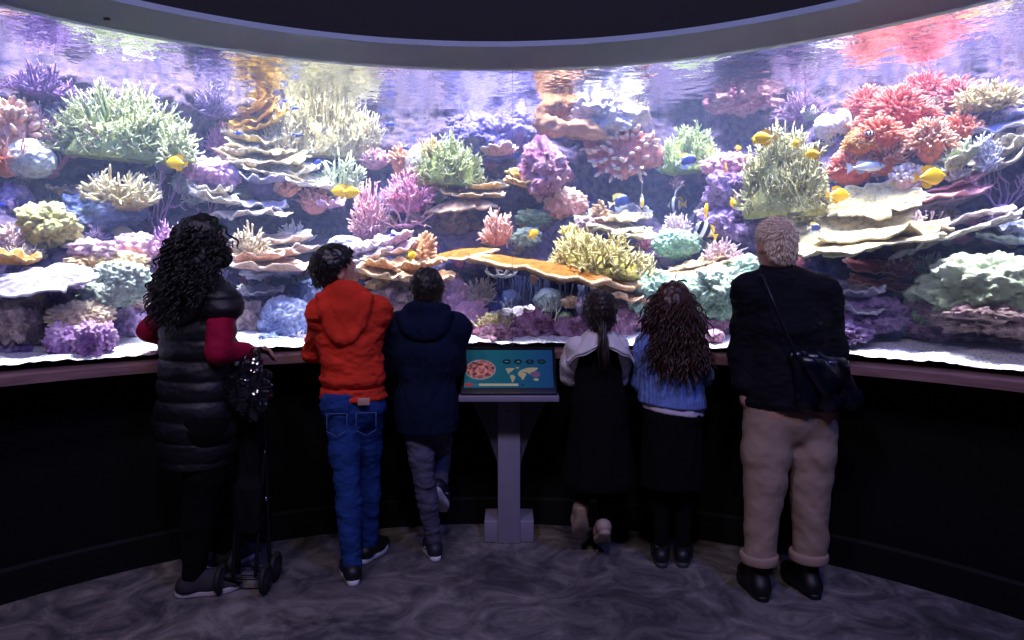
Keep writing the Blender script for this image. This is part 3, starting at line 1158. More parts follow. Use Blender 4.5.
    stag(222, 134, 38, 36, '#c070a0', '#eca8cc', 'magenta bushy coral left of the cream plates', 80, .0065, 3, .035, .10)
    plates(258, 112, 62, 38, '#b88c38', '#f4d890', 'mustard scroll coral of upright leaves near the water', 4, 38, -28, .16, .02, .012, .06, .6, .12, .004)
    plates(266, 152, 84, 44, '#ccb98c', '#fff4d8', 'big stack of cream plates left of the white thicket', 4, 32, 6, .22, .025, .016, .03)
    plates(238, 158, 40, 20, '#d0c0a8', '#fff6e8', 'small cream plate pair at the left of the big stack', 2, 22, -10, .24)
    stag(322, 108, 110, 92, '#ccc094', '#fffae4', 'big white thicket of upright fingers reaching the water', 420, .0062, 2, .045, .16, dpk=.4, up=.85, spread=.78, lean=.15, emin=.05)
    stag(282, 132, 50, 44, '#d0c4a0', '#fff8e4', 'cream thicket left of the big white one', 80, .008, 3, .045, .16)
    stag(365, 128, 52, 44, '#d4ccb0', '#fffbe8', 'ivory thicket at the right of the big white one', 90, .0075, 3, .04, .14)
    plates(303, 176, 62, 16, '#e0d8cc', '#ffffff', 'white plate under the big white thicket', 2, 20, 4, .20)
    stag(342, 170, 54, 46, '#b8c49c', '#f6ffec', 'mint white staghorn hanging over the blue hollow behind the boy in red', 70, .0085, 3, .05, .20)
    stag(181, 178, 24, 24, '#b4b8c4', '#f0f4ff', 'small bluish white tuft right of the first yellow tang', 40, .006, 2, .03)
    stag(193, 191, 24, 22, '#c0c0c0', '#f8f8ff', 'small white tuft above the scroll plates', 40, .006, 2, .03)
    mound(165, 165, 16, 14, '#b0a4cc', '#dcd4f4', 'small lilac button coral left of the first yellow tang', 'brain', None, .06, sub=4)
    stag(153, 184, 16, 26, '#b4c0ac', '#e8f4e4', 'small sage tuft between sideways staghorn and white tuft', 26, .006, 2, .03, .12)
    mound(208, 172, 42, 28, '#c090c0', '#f0ccec', 'mauve cauliflower coral beneath the magenta bush', 'cauli', None, .16)
    mound(228, 176, 24, 24, '#b088b4', '#e0c0e4', 'violet cauliflower coral at the right of the mauve one', 'cauli', None, .16)
    plates(214, 194, 52, 14, '#cfc3b4', '#fffaf2', 'cream ruffled plate above the woman head', 2, 14, 8, .22)
    plates(250, 205, 72, 16, '#a89ca8', '#fff8f4', 'wavy edged plate with white rim jutting over the deep hollow', 2, 10, -4, .28, .03, .014, -.02)
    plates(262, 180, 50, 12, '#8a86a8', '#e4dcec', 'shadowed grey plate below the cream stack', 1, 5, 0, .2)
    fing(287, 183, 28, 14, '#eca88c', '#ffd4bc', 'orange pink soft coral under the white plate', 30, .011, .14, .03)
    fing(314, 192, 38, 22, '#e0a0a0', '#ffd0c8', 'salmon soft coral left of the pair of yellow tangs', 40, .010, .14, .035)
    plates(330, 205, 26, 8, '#dca8c8', '#ffe0f4', 'little pink plate under the salmon soft coral', 1, 12, 0, .16)
    stag(250, 238, 48, 32, '#d8c4a8', '#fff4e0', 'cream tuft right of the woman head', 60, .0075, 3, .04, .16)
    stag(292, 231, 44, 22, '#ccc4c0', '#ffffff', 'white tuft on a ledge left of the boy in red', 50, .0075, 2, .04, .18)
    plates(282, 246, 84, 14, '#c8b0a4', '#f8ecdf', 'tan shelf below the white tuft', 2, 8, 0, .24)
    plates(272, 262, 90, 14, '#cba898', '#f4dcd0', 'long pinkish shelf right of the woman, second from above', 2, 8, 2, .26)
    mound(256, 272, 28, 14, '#b8b4d0', '#ecebff', 'bluish lobed coral beside the woman face', 'lumpy', None, .2, sub=4)
    mound(284, 271, 24, 12, '#a8a4c8', '#e0e0fc', 'bluish lobed coral behind the boy in red', 'lumpy', None, .2, sub=4)
    plates(262, 292, 50, 14, '#c4bcd0', '#f8f4ff', 'flat whitish plate low between the woman and the red hoodie', 1, 12, 0, .22)
    mound(285, 322, 52, 48, '#6d78a8', '#b8c0e0', 'blue dome coral with pale polyps on the sand left of red hoodie', 'polyp', '#444c80', .14)
    rock(272, 344, 34, 20, 'blue', 'bluish stone on the sand by the woman hands', .2)
    rock(312, 300, 36, 40, 'blue', 'dark blue boulder behind the boy in red', .04)
    rock(250, 318, 24, 30, 'brown', 'brown boulder beside the woman chest', .1)
    stag(300, 338, 22, 14, '#9c94b8', '#d4d0ec', 'grey tuft on the sand beside the blue dome', 30, .006, 2, .03)
    stag(369, 206, 42, 56, '#dc9cb0', '#ffd4d8', 'pink fan shaped bush above the boy in red', 110, .0075, 3, .045, .18)
    stag(408, 186, 62, 42, '#d890b4', '#ffc8dc', 'rose branching coral right of the pink fan', 80, .0085, 3, .055, .16)
    ant(404, 212, 62, 28, '#d89ab0', '#ffd0d8', 'long pink forked branches leaning right beneath the rose coral', 6, .009, 3, .14, .3)
    fing(374, 152, 44, 18, '#e4b0c4', '#ffe8ec', 'pale pink ledge coral beneath the ivory thicket', 40, .010, .12, .03)
    fing(400, 148, 24, 28, '#e8a888', '#ffd8b8', 'orange pink soft coral left of the round white coral', 34, .010, .12, .035)
    mound(419, 162, 26, 32, '#ccc4bc', '#fdfaf2', 'round white coral left of the green bushy staghorn', 'brain', None, .16)
    stag(448, 158, 84, 54, '#98a464', '#ecf0c4', 'green bushy staghorn left of centre under the water surface', 260, .0058, 3, .04, .16, spread=.65)
    stag(432, 146, 34, 26, '#c0a468', '#ecd8a4', 'mustard tuft on top of the green bushy staghorn', 50, .0065, 2, .035, .20)
    mound(345, 244, 32, 16, '#bcb8c8', '#f8f8ff', 'small white brain coral just above the boy in red', 'brain', None, .2, sub=4)
    plates(365, 254, 56, 14, '#c4b4c4', '#fff6fb', 'lilac plate right of the boy in red head', 2, 14, -10, .2)
    plates(398, 246, 50, 14, '#c8a8b8', '#fbe8ec', 'pinkish slanting plate behind the navy hood', 2, 12, -22, .2)
    fing(424, 240, 24, 34, '#c8946c', '#f0caa4', 'brown soft coral beside the yellow tang above the boy in navy', 26, .013, .14, .05)
    plates(384, 270, 70, 14, '#cba484', '#f8e0c4', 'tan shelf at the shoulder of the boy in red', 2, 8, 2, .24)
    plates(424, 272, 66, 14, '#c49a78', '#f4d8b8', 'tan shelf above the head of the boy in navy', 2, 8, -3, .22)
    mound(378, 284, 22, 12, '#d0b08c', '#f4dcb8', 'small tan cushion above the red sleeve', 'polyp', None, .2, sub=4)
    rock(388, 302, 50, 40, 'brown', 'brown mottled rock behind the boys', .10)
    rock(372, 322, 32, 30, 'maroon', 'reddish stone over the red sleeve', .14)
    stag(400, 296, 26, 22, '#b8a0b0', '#e8d8e4', 'grey pink tuft on the rock between the two boys', 34, .006, 2, .03)
    # ---- centre
    rock(490, 142, 84, 50, 'lavender', 'lavender lit crag in the middle under the water surface', .08)
    rock(470, 128, 50, 26, 'lavender', 'lavender lit stone at the left of the crag', .08)
    rock(516, 128, 50, 28, 'lavender', 'lavender lit stone at the right of the crag', .08)
    plates(498, 152, 40, 10, '#d0a8b4', '#ffe8e4', 'pinkish plate hanging from the lavender crag', 1, -6, 0, .2)
    plates(470, 190, 72, 13, '#c8a874', '#f8e4bc', 'mustard shelf left of the glass joint', 2, 12, 0, .2)
    plates(528, 180, 46, 13, '#cca860', '#f8e09c', 'yellow mustard shelf right of the glass joint', 2, 14, 6, .22)
    stag(452, 184, 32, 16, '#c078a8', '#eeb0d4', 'magenta tuft at the left of the mustard shelf', 40, .006, 2, .03)
    stag(436, 192, 24, 18, '#c8c8cc', '#ffffff', 'white tuft between rose coral and magenta tuft', 34, .006, 2, .03)
    plates(462, 198, 66, 16, '#a88870', '#e4cbb0', 'arched brown plate over the round dark hollow', 1, 4, -6, .26, .012, .02, -.07)
    rock(455, 224, 50, 34, 'brown', 'round brown rock inside the arched hollow', .06)
    stag(497, 222, 36, 38, '#e4a498', '#ffd8c8', 'peach finger bush at the centre by the glass joint', 70, .009, 2, .045, .20, up=.7)
    mound(534, 218, 34, 16, '#88a888', '#c8e4c4', 'green lobed coral right of the peach bush', 'lumpy', None, .14)
    mound(527, 237, 28, 18, '#90a894', '#d0e4d0', 'grey green lobed coral behind the small yellow fish', 'lumpy', None, .16)
    mound(565, 204, 42, 30, '#e0a8a0', '#ffdcd0', 'pink cauliflower dome right of centre', 'cauli', None, .2)
    rock(545, 172, 44, 52, 'maroon', 'rosy crusted pillar under the brown leather roll', .12)
    stag(534, 160, 30, 24, '#e0a48c', '#ffdcc4', 'peach tuft on the rosy pillar', 50, .006, 2, .03)
    stag(552, 158, 26, 36, '#e4ac9a', '#ffe0d0', 'pale peach tuft on the right face of the rosy pillar', 50, .006, 2, .03)
    rock(585, 228, 26, 18, 'brown', 'brown stone left of the clam shaped plates', .1)
    plates(461, 250, 66, 20, '#a0682c', '#f8e4c4', 'left orange table coral with pale fringe', 1, 9, -8, .28, .012, .02, -.03, .6, .2)
    plates(494, 256, 58, 20, '#a0642c', '#f8e4c4', 'middle orange table coral with pale fringe', 1, 9, 0, .30, .012, .02, -.03, .6, .2)
    plates(556, 264, 164, 28, '#9c6430', '#f0d0ac', 'longest orange table coral sloping down to the right', 1, 7, 10, .38, .02, .05, -.03, .42, .1, .003)
    plates(624, 290, 60, 14, '#c8a080', '#f4d8c0', 'tan tip of the long orange shelf above the girl with a ponytail', 2, 10, 12, .3)
    ant(500, 268, 34, 14, '#d0ccd0', '#ffffff', 'white fallen branch under the orange tables', 4, .008, 2, .24, .1)
    mound(452, 300, 40, 46, '#b890b8', '#e8c4e4', 'mauve pink mound right of the navy hood', 'polyp', '#7c5888', .18)
    mound(470, 318, 36, 36, '#b484ac', '#e8bcd8', 'rose mound behind the left edge of the screen', 'polyp', '#744a78', .2)
    stag(479, 287, 42, 30, '#d4c8c8', '#ffffff', 'white spiky tuft right of the mauve mound', 60, .007, 2, .045, .24)
    stag(496, 320, 50, 22, '#c8b484', '#fff0c8', 'yellowish tangle above the information screen', 60, .0075, 2, .045, .22, up=.4)
    plates(512, 316, 46, 10, '#b0a4b0', '#f4f0f4', 'thin grey plate above the screen', 1, 10, -8, .24)
    plates(514, 326, 30, 9, '#d0bc8c', '#fff4d0', 'cream plate just above the screen', 1, 12, 0, .3)
    ant(549, 313, 28, 26, '#ccd0c8', '#ffffff', 'white forked branch on the sand right of the yellowish tangle', 4, .008, 2, .24)
    mound(548, 300, 28, 22, '#9aa0a4', '#d4dcdc', 'grey round coral in the hollow under the long orange table', 'brain', None, .14)
    rock(494, 337, 44, 24, 'maroon', 'crimson stone on the sand over the screen left half', .26)
    rock(534, 329, 44, 32, 'maroon', 'crimson stone on the sand over the screen right half', .26)
    rock(570, 330, 38, 30, 'maroon', 'crimson stone on the sand left of the ponytail', .22)
    mound(572, 302, 20, 12, '#c8a48c', '#ecd0bc', 'little tan cushion at the back above the crimson stones', 'polyp', None, .1, sub=4)
    # curtain of hanging roots in the dark hollow under the orange table
    # ---- right of centre
    s = sd()
    put('leather_coral', 'brown fuzzy leather coral folded in a thick roll at the water surface', lambda W, H, D: roll_coral(W, H, s), 576, 124, 74, 44, coral_mat('#a07454', '#d4a888', '#845c42'), .40)
    rock(604, 118, 66, 40, 'pale', 'brilliant white crag right of the brown leather roll', .12)
    rock(622, 106, 40, 26, 'pale', 'white rock touching the water above the pink leather coral', .12)
    s2 = sd()
    put('leather_coral', 'pink leather coral with frilled finger edge right of the leather roll', lambda W, H, D: frilly(W, H, s2, 70, .017), 622, 152, 80, 54, coral_mat('#e09890', '#ffece0'), .22)
    stag(690, 146, 66, 50, '#98ac68', '#ecf8cc', 'mint green staghorn right of the pink leather coral', 240, .0056, 3, .036, .20, spread=.65)
    fing(677, 177, 16, 14, '#d8b0c8', '#ffe0f0', 'tiny lilac knob under the mint staghorn', 20, .008, .1, .02)
    plates(622, 224, 78, 20, '#d0bc98', '#fff8e4', 'cream clam shaped plates below the blue tang', 3, 16, 6, .30, .02, .016, .02)
    plates(636, 216, 34, 16, '#a8a4a8', '#e8e4e4', 'grey lip standing up at the back of the clam plates', 1, 40, 0, .2)
    fing(600, 205, 18, 22, '#a88a6c', '#d8bc98', 'brown stub coral left of the blue tang', 14, .011, .14, .03)
    stag(596, 252, 116, 52, '#b0a460', '#fff2c4', 'yellowish staghorn tangle sloping right above the two girls', 220, .0066, 3, .055, .24, up=.45, spread=.7)
    stag(574, 236, 40, 30, '#b0a458', '#fcf0b0', 'yellowish staghorn tangle, upper left end beside pink dome', 40, .009, 3, .05, .22)
    stag(640, 266, 60, 30, '#c0b080', '#fff4d0', 'yellowish staghorn tangle, lower right end', 60, .0085, 3, .05, .24)
    mound(676, 244, 42, 30, '#88b49c', '#c8ecd4', 'mint green dome below the striped fish', 'polyp', '#5c8878', .2)
    stag(677, 222, 34, 22, '#dcb4c8', '#fff0f4', 'pink white tuft above the mint green dome', 60, .007, 2, .035, .18)
    plates(700, 262, 66, 14, '#c8a880', '#f8e4c4', 'tan shelf right of the mint green dome', 3, 10, -14, .22, .015, .014, .0, .5, .14, .004)
    stag(722, 248, 50, 22, '#d0a8b4', '#fce4e4', 'pinkish branches left of the blond person head', 44, .007, 2, .045, .2)
    mound(657, 292, 46, 36, '#90b49c', '#d0ecd4', 'pale green lobed leather coral, leftmost above long wavy hair', 'lumpy', '#648874', .24)
    mound(642, 308, 24, 20, '#90b098', '#d0e8d0', 'small pale green lobe between the two girls', 'lumpy', '#648874', .24, sub=4)
    mound(688, 294, 46, 36, '#94b49c', '#d4ecd8', 'pale green lobed leather coral above the wavy haired girl', 'lumpy', '#648874', .26)
    mound(718, 292, 54, 50, '#94b098', '#d8ecd8', 'large pale green lobed leather coral left of the black jacket', 'lumpy', '#648874', .3)
    mound(748, 272, 40, 32, '#98b49c', '#d8ecd8', 'pale green lobed leather coral behind the blond person neck', 'lumpy', '#648874', .24)
    rock(622, 318, 56, 40, 'maroon', 'mauve rock behind the two girls', .14)
    rock(704, 318, 50, 36, 'maroon', 'mauve rock under the large pale green coral', .14)
    mound(714, 336, 18, 12, '#c490b0', '#ecc8dc', 'small pink ball on the sand left of the black jacket', 'brain', None, .3, sub=4)
    stag(660, 332, 30, 18, '#a8a0b0', '#e0dce8', 'grey tuft on the sand by the wavy hair', 34, .006, 2, .03)
    mound(730, 166, 52, 24, '#d8a0b0', '#fcd0d4', 'pink mushroom shaped dome right of the mint staghorn', 'cauli', None, .2)
    rock(732, 192, 46, 44, 'purple', 'dusky stalk rock under the pink mushroom dome', .14)
    rock(735, 226, 60, 34, 'purple', 'dusky purple ledge behind the small yellow fishes', .08)
    plates(712, 216, 32, 9, '#c49ab0', '#ecd0dc', 'lilac plate behind the upright yellow fish', 1, 12, 0, .16)
    stag(785, 166, 98, 96, '#a8a870', '#f8f6d0', 'big cream green staghorn bush with yellow tangs around it', 420, .0056, 3, .04, .22, dpk=.5, spread=.72, lean=.3)
    stag(802, 202, 60, 36, '#b4ac88', '#f8f4dc', 'lower cream staghorn lobe above the blond person head', 80, .0075, 3, .045, .22)
    ant(757, 202, 30, 14, '#c0bca0', '#f4f4e4', 'single pale branch left of the blond person', 3, .007, 2, .2, .1)
    mound(787, 216, 30, 12, '#c8a094', '#f0d0c4', 'pinkish crust under the cream staghorn bush', 'polyp', None, .14, sub=4)
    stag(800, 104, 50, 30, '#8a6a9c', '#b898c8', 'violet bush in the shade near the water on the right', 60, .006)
    rock(745, 100, 60, 30, 'maroon', 'dark wine coloured rock under the water surface on the right', .05)
    mound(826, 127, 22, 24, '#e0dcdc', '#ffffff', 'white rounded sponge, larger of the pair', 'brain', None, .2, sub=4)
    mound(843, 122, 15, 22, '#e0dcdc', '#ffffff', 'white rounded sponge, smaller of the pair', 'brain', None, .2, sub=4)
    mound(809, 113, 14, 14, '#a0b0a0', '#d8e4d4', 'small grey green button left of the white sponges', 'brain', None, .16, sub=4)
    anem(898, 118, 70, 44, '#e0685c', '#ffb0a0', 'largest red anemone in the bright pink patch on the right', 260, .075, .0085, .18)
    anem(868, 112, 46, 34, '#e07470', '#ffb8b0', 'coral red anemone touching the water right of the white sponges', 160, .07, .008, .16)
    anem(924, 98, 48, 34, '#d86470', '#ffacb0', 'rose red anemone at the water surface, upper right', 160, .07, .008, .12)
    anem(880, 140, 44, 30, '#e87858', '#ffbca0', 'orange red anemone under the largest red one', 160, .065, .008, .2)
    anem(960, 104, 44, 34, '#d47078', '#ffb4b8', 'dusky red anemone under the cream branches, upper right', 150, .07, .008, .14, .5, .4)
    anem(930, 148, 38, 40, '#f09878', '#ffdcc4', 'peach anemone with long pale tentacles above the largest tang', 150, .07, .008, .2, .5, .3)
    anem(958, 132, 48, 22, '#ee8464', '#ffbc9c', 'orange anemone lobe right of the peach one', 140, .05, .008, .2)
    anem(860, 147, 32, 22, '#f09848', '#ffd48c', 'yellow orange anemone above the silver fish', 120, .04, .0075, .22)
    anem(852, 174, 52, 34, '#ec7c64', '#ffc0b0', 'salmon anemone behind the silver fish', 170, .06, .008, .16)
    anem(886, 164, 26, 34, '#f08a68', '#ffc8ac', 'salmon anemone right of the silver fish', 90, .055, .008, .18)
    fing(908, 168, 40, 26, '#f0ccd0', '#ffffff', 'bright pinkish white knobs left of the largest tang', 46, .010, .18, .03)
    stag(985, 94, 70, 26, '#c4b478', '#fdf0c4', 'cream yellow staghorn spray near the water at the right', 80, .0085, 3, .05, .2, up=.35)
    plates(1000, 118, 70, 16, '#a09cc0', '#dcdcf8', 'bluish ridged plate under the cream yellow spray', 2, 16, -10, .2, .012, .016, .0, .5, .1, .004)
    plates(1006, 150, 70, 34, '#b4ac9c', '#f4f0e0', 'grey cream stack of plates at the right edge', 3, 18, -16, .24, .02)
    plates(960, 158, 44, 14, '#b4bc9c', '#f0f4dc', 'sage green leaf plate right of the peach anemone', 2, 20, -26, .26)
    stag(986, 148, 28, 38, '#b4b4cc', '#f0f4ff', 'bluish white spiky coral at the right', 60, .0075, 2, .04, .24)
    stag(955, 170, 30, 16, '#c8c8d0', '#ffffff', 'white tuft above the pink shelf at the right', 40, .007, 2, .035, .24)
    plates(944, 188, 84, 14, '#d8909c', '#ffc4c8', 'long pink shelf below the largest tang', 2, 10, -12, .3, .012, .016, .0, .45)
    plates(938, 202, 70, 12, '#b89ca8', '#f0dce0', 'mauve shelf under the long pink one', 2, 10, -8, .26, .014)
    ant(1002, 186, 52, 44, '#b088b8', '#e4bcdc', 'violet forked coral at the right edge', 6, .009, 4, .2)
    ant(985, 212, 60, 14, '#d090ac', '#f8c4d4', 'pink branch lying sideways at the right', 4, .009, 2, .2, .1)
    ant(926, 218, 28, 18, '#c09cb4', '#f0d4e0', 'pale purple twig above the cream ledge at the right', 4, .007, 3, .2)
    plates(852, 214, 130, 36, '#ccc094', '#fff6d8', 'huge cream plate right of the blond person, top of the pile', 2, 40, 0, .30, .014, .018, .01, .62, .16)
    plates(850, 236, 156, 18, '#c8b890', '#fff2d4', 'broad cream ledge jutting over the deep blue hollow', 2, 14, -4, .36, .025, .02, -.01, .45)
    plates(958, 226, 112, 16, '#c4b8b8', '#fff4f4', 'pale lilac ledge right of the broad cream one', 2, 10, -10, .30, .022, .016, .0, .4)
    plates(1012, 234, 60, 16, '#b4b8c8', '#f4f8ff', 'bluish white ledge at the right edge', 2, 12, 0, .28, .02)
    mound(812, 228, 30, 20, '#9aa4a0', '#d4dcd4', 'grey green shell shaped coral right of the blond head', 'brain', None, .22, sub=4)
    plates(888, 276, 74, 24, '#d88088', '#ffc4bc', 'coral red plate standing alone over the blue hollow', 2, 18, 6, .3, .016, .016, .0, .5)
    fing(902, 262, 40, 18, '#e0848c', '#ffc8bc', 'red finger coral on top of the coral red plate', 30, .008, .26, .03)
    stag(932, 262, 34, 18, '#b4bcb8', '#f0f8f0', 'white green tuft left of the large green coral', 40, .007, 2, .035, .24)
    plates(852, 300, 66, 18, '#b8b0c8', '#f4f0ff', 'lavender slab right of the black jacket', 2, 14, 8, .24, .014)
    rock(868, 318, 76, 34, 'purple', 'purple stone slope right of the black jacket', .16)
    rock(892, 318, 40, 36, 'blue', 'blue grey boulder left of the large green coral', .2)
    rock(846, 334, 40, 20, 'purple', 'low purple stone on the sand right of the black jacket', .24)
    mound(990, 290, 122, 70, '#98a888', '#dce8cc', 'largest coral mound, pale green and lumpy, at the lower right', 'lumpy', '#6c7c68', .22, .6)
    mound(940, 302, 60, 54, '#94a888', '#d8e8c8', 'pale green lump at the left shoulder of the largest mound', 'lumpy', '#6c7c68', .22)
    mound(956, 304, 36, 26, '#9cb094', '#e0f0d4', 'protruding pale green knob on the largest mound', 'lumpy', '#6c7c68', .34, sub=4)
    rock(985, 318, 110, 34, 'brown', 'brown pitted base under the largest coral mound', .22)
    rock(1014, 322, 50, 34, 'brown', 'brown pitted stone at the lower right corner', .24)
    rock(936, 330, 40, 22, 'maroon', 'mauve stone at the foot of the largest mound', .3)
    rock(978, 338, 90, 8, 'maroon', 'low wine red stone along the sand at the right', .2, .4)


def build_roots():
    """grey-blue sponge strands hanging under the long orange table coral"""
    g = np.random.default_rng(5)
    paths = []
    for i in range(70):
        px = g.uniform(496, 598)
        py = np.interp(px, [496, 600], [276, 292])
        d = reef_hit(px, py + 8) - g.uniform(.05, .16)
        a = pix(px, py - 4, d)
        L = g.uniform(.06, .2)
        paths.append(np.stack([a + np.array([0.006 * math.sin(k * 1.3 + i), 0.004 * math.cos(k + i), -L * k / 4]) for k in range(5)]))
    o = mk('root_curtain', tubes(np.array(paths), np.full((70, 5), .0035) * np.array([1.2, 1, .9, .8, .4]), 4), plain('root', '#7c88b0', .8))
    o['kind'] = 'stuff'
    tag(o, 'curtain of thin blue grey strands hanging under the longest orange table coral', 'strands')


def build_fillers():
    """many small tufts, knobs and buttons on bare rock; each is told apart by the coral next to it"""
    g = np.random.default_rng(77)
    kinds = ['branch', 'knob', 'button', 'finger', 'branch']
    pal = [('pink', '#d898b4', '#ffd0dc'), ('lilac', '#b094c8', '#e4d0f4'), ('cream', '#d4c4a4', '#fff6e0'), ('white', '#ccc8d0', '#ffffff'), ('orange', '#dc9c68', '#ffd4a8'),
           ('violet', '#8c68b0', '#c8a4e4'), ('sage', '#9cac8c', '#dcecc8'), ('rose', '#cc7c98', '#fcb8c8'), ('tan', '#bc9c7c', '#ecd4b4')]
    shp = {'branch': 'branching tuft', 'knob': 'knobbly crust', 'button': 'round button coral', 'finger': 'stubby finger tuft'}
    proto, used, n = {}, set(), 0
    tries = 0
    spots = []
    while n < 140 and tries < 3000:
        tries += 1
        px, py = g.uniform(4, 1020), g.uniform(92, 345)
        sz = g.uniform(13, 24)
        if any(abs(px - a) < 14 and abs(py - b) < 10 for a, b in spots):
            continue
        d = reef_hit(px, py)
        p = pix(px, py, d)
        t = math.hypot(p[0] - RC[0], p[1] - RC[1]) - RG
        if t > 0.95 or p[2] < 1.04 or p[2] > 2.36:
            continue
        inside = sum(1 for x, y, w, h, *_ in REEF if abs(px - x) < w * .38 and abs(py - y) < h * .38)
        if inside:
            continue
        near = sorted(REEF[:NMAIN], key=lambda e: (e[0] - px) ** 2 + 2.2 * (e[1] - py) ** 2)
        k = kinds[int(g.integers(5))]
        c = pal[int(g.integers(len(pal)))]
        lab = None
        for e in near[:3]:
            dx, dy = px - e[0], py - e[1]
            if abs(dx) / max(e[2], 1) > abs(dy) / max(e[3], 1):
                rel = 'right of' if dx > 0 else 'left of'
            else:
                rel = 'below' if dy > 0 else 'above'
            short = e[4].split(',')[0].split()
            stop = next((i for i, w in enumerate(short) if i >= 2 and w in STOPW), len(short))
            short = ' '.join(short[:min(stop, 7)])
            cand = f'small {c[0]} {shp[k]} just {rel} the {short}'
            if cand not in used:
                lab = cand
                break
        if not lab:
            continue
        used.add(lab)
        key = (k, c[0], int(g.integers(2)))
        s = d / FPX * sz
        if key not in proto:
            q = sd()
            if k == 'branch':
                m = branching(1, .8, .8, 26, .05, q, 2, .28, S=4)
            elif k == 'finger':
                m = knobs(1, .8, .8, 20, .09, q, .28)
            elif k == 'knob':
                V, f = ico(4)
                V = V * (1 + (0.25 * fbm(V * 1.5 + q, 2, q) + .35 * (.5 - worley(V * 3 + q, q)))[:, None]) * [.55, .45, .4]
                m = (V, [f], np.full(len(V), .5))
            else:
                V, f = ico(4)
                V = V * (1 + (0.1 * fbm(V * 2 + q, 2, q) + .06 * (1 - 2 * np.abs(vnoise(V * 9 + q, q))))[:, None]) * [.5, .45, .38]
                m = (V, [f], np.clip(.5 + .5 * V[:, 2], 0, 1))
            proto[key] = mesh_data('coral_tuft', *m)
            proto[key].materials.append(coral_mat(c[1], c[2]))
        p = pix(px, py, d - 0.01)
        o = link('coral_tuft', proto[key], None, None, p, g.uniform(0, 6.28))
        o.scale = (s, s, s)
        o.rotation_euler.x = 0
        tag(o, lab, 'coral', GROUPS['coral_tuft'])
        spots.append((px, py))
        n += 1


STOPW = {'at', 'on', 'in', 'of', 'under', 'above', 'below', 'beneath', 'beside', 'between', 'right', 'left', 'with', 'near', 'rising', 'standing', 'touching', 'reaching', 'over', 'just',
         'hanging', 'jutting', 'behind', 'tucked', 'along', 'spreading', 'sloping', 'leaning', 'inside', 'low', 'folded', 'by', 'to', 'from', 'lying', 'around', 'the', 'against', 'second', 'as'}


# ------------------------------------------------------------------ fish
def fish_parts(L, prof, thick, cols, fins, pattern=None, eye=.045):
    """prof: [(u, top, bottom)] along the body (0 nose, 1 tail root), heights as shares of L; local x points to the nose"""
    p = np.array(prof)
    n, S = 36, 20
    u = (1 - np.cos(np.linspace(0, PI, n))) / 2
    top, bot = np.interp(u, p[:, 0], p[:, 1]), np.interp(u, p[:, 0], p[:, 2])
    for _ in range(2):
        top[1:-1] = (top[:-2] + 2 * top[1:-1] + top[2:]) / 4
        bot[1:-1] = (bot[:-2] + 2 * bot[1:-1] + bot[2:]) / 4
    mid, hh = (top + bot) / 2, (top - bot) / 2
    ww = thick * np.sin(np.clip(u * .93 + .03, 0, 1) * PI) ** .7 + .006
    a = np.arange(S) / S * 2 * PI
    V = np.stack([np.broadcast_to((.5 - u * .82)[:, None], (n, S)), ww[:, None] * np.cos(a), mid[:, None] + hh[:, None] * np.sin(a)], -1).reshape(-1, 3) * L
    i, k = np.meshgrid(np.arange(n - 1), np.arange(S), indexing='ij')
    q = np.stack([i * S + k, i * S + (k + 1) % S, (i + 1) * S + (k + 1) % S, (i + 1) * S + k], -1).reshape(-1, 4)
    F = [q, np.arange(S)[None, ::-1], ((n - 1) * S + np.arange(S))[None]]
    uu = np.repeat(u, S)
    C = np.tile(hexlin(cols[0]), (len(V), 1))
    if pattern:
        pattern(V / L, uu, C)
    res = [('body', (V, F, None), C)]
    for nm, out, col in fins:
        o = np.array(out) * L
        m = len(o)
        y = .004 * L + .0006
        VV = np.concatenate([np.stack([o[:, 0], np.full(m, -y), o[:, 1]], 1), np.stack([o[:, 0], np.full(m, y), o[:, 1]], 1)])
        ii = np.arange(m)
        jj = (ii + 1) % m
        res.append((nm, (VV, [np.stack([ii, jj, jj + m, ii + m], 1), ii[None, ::-1], (ii + m)[None]], None), np.tile(hexlin(col), (2 * m, 1))))
    for s in (-1, 1):
        E, f = ico(2)
        E = E * [eye * L * .5, eye * L * .3, eye * L * .5]
        iu = int(n * .3)
        res.append(('eye', (E + np.array([(.5 - u[iu] * .82) * L, s * ww[iu] * .9 * L, (mid[iu] + .25 * hh[iu]) * L]), [f], None), np.tile(hexlin('#0a0a10'), (len(E), 1))))
    return res


FISH = {}


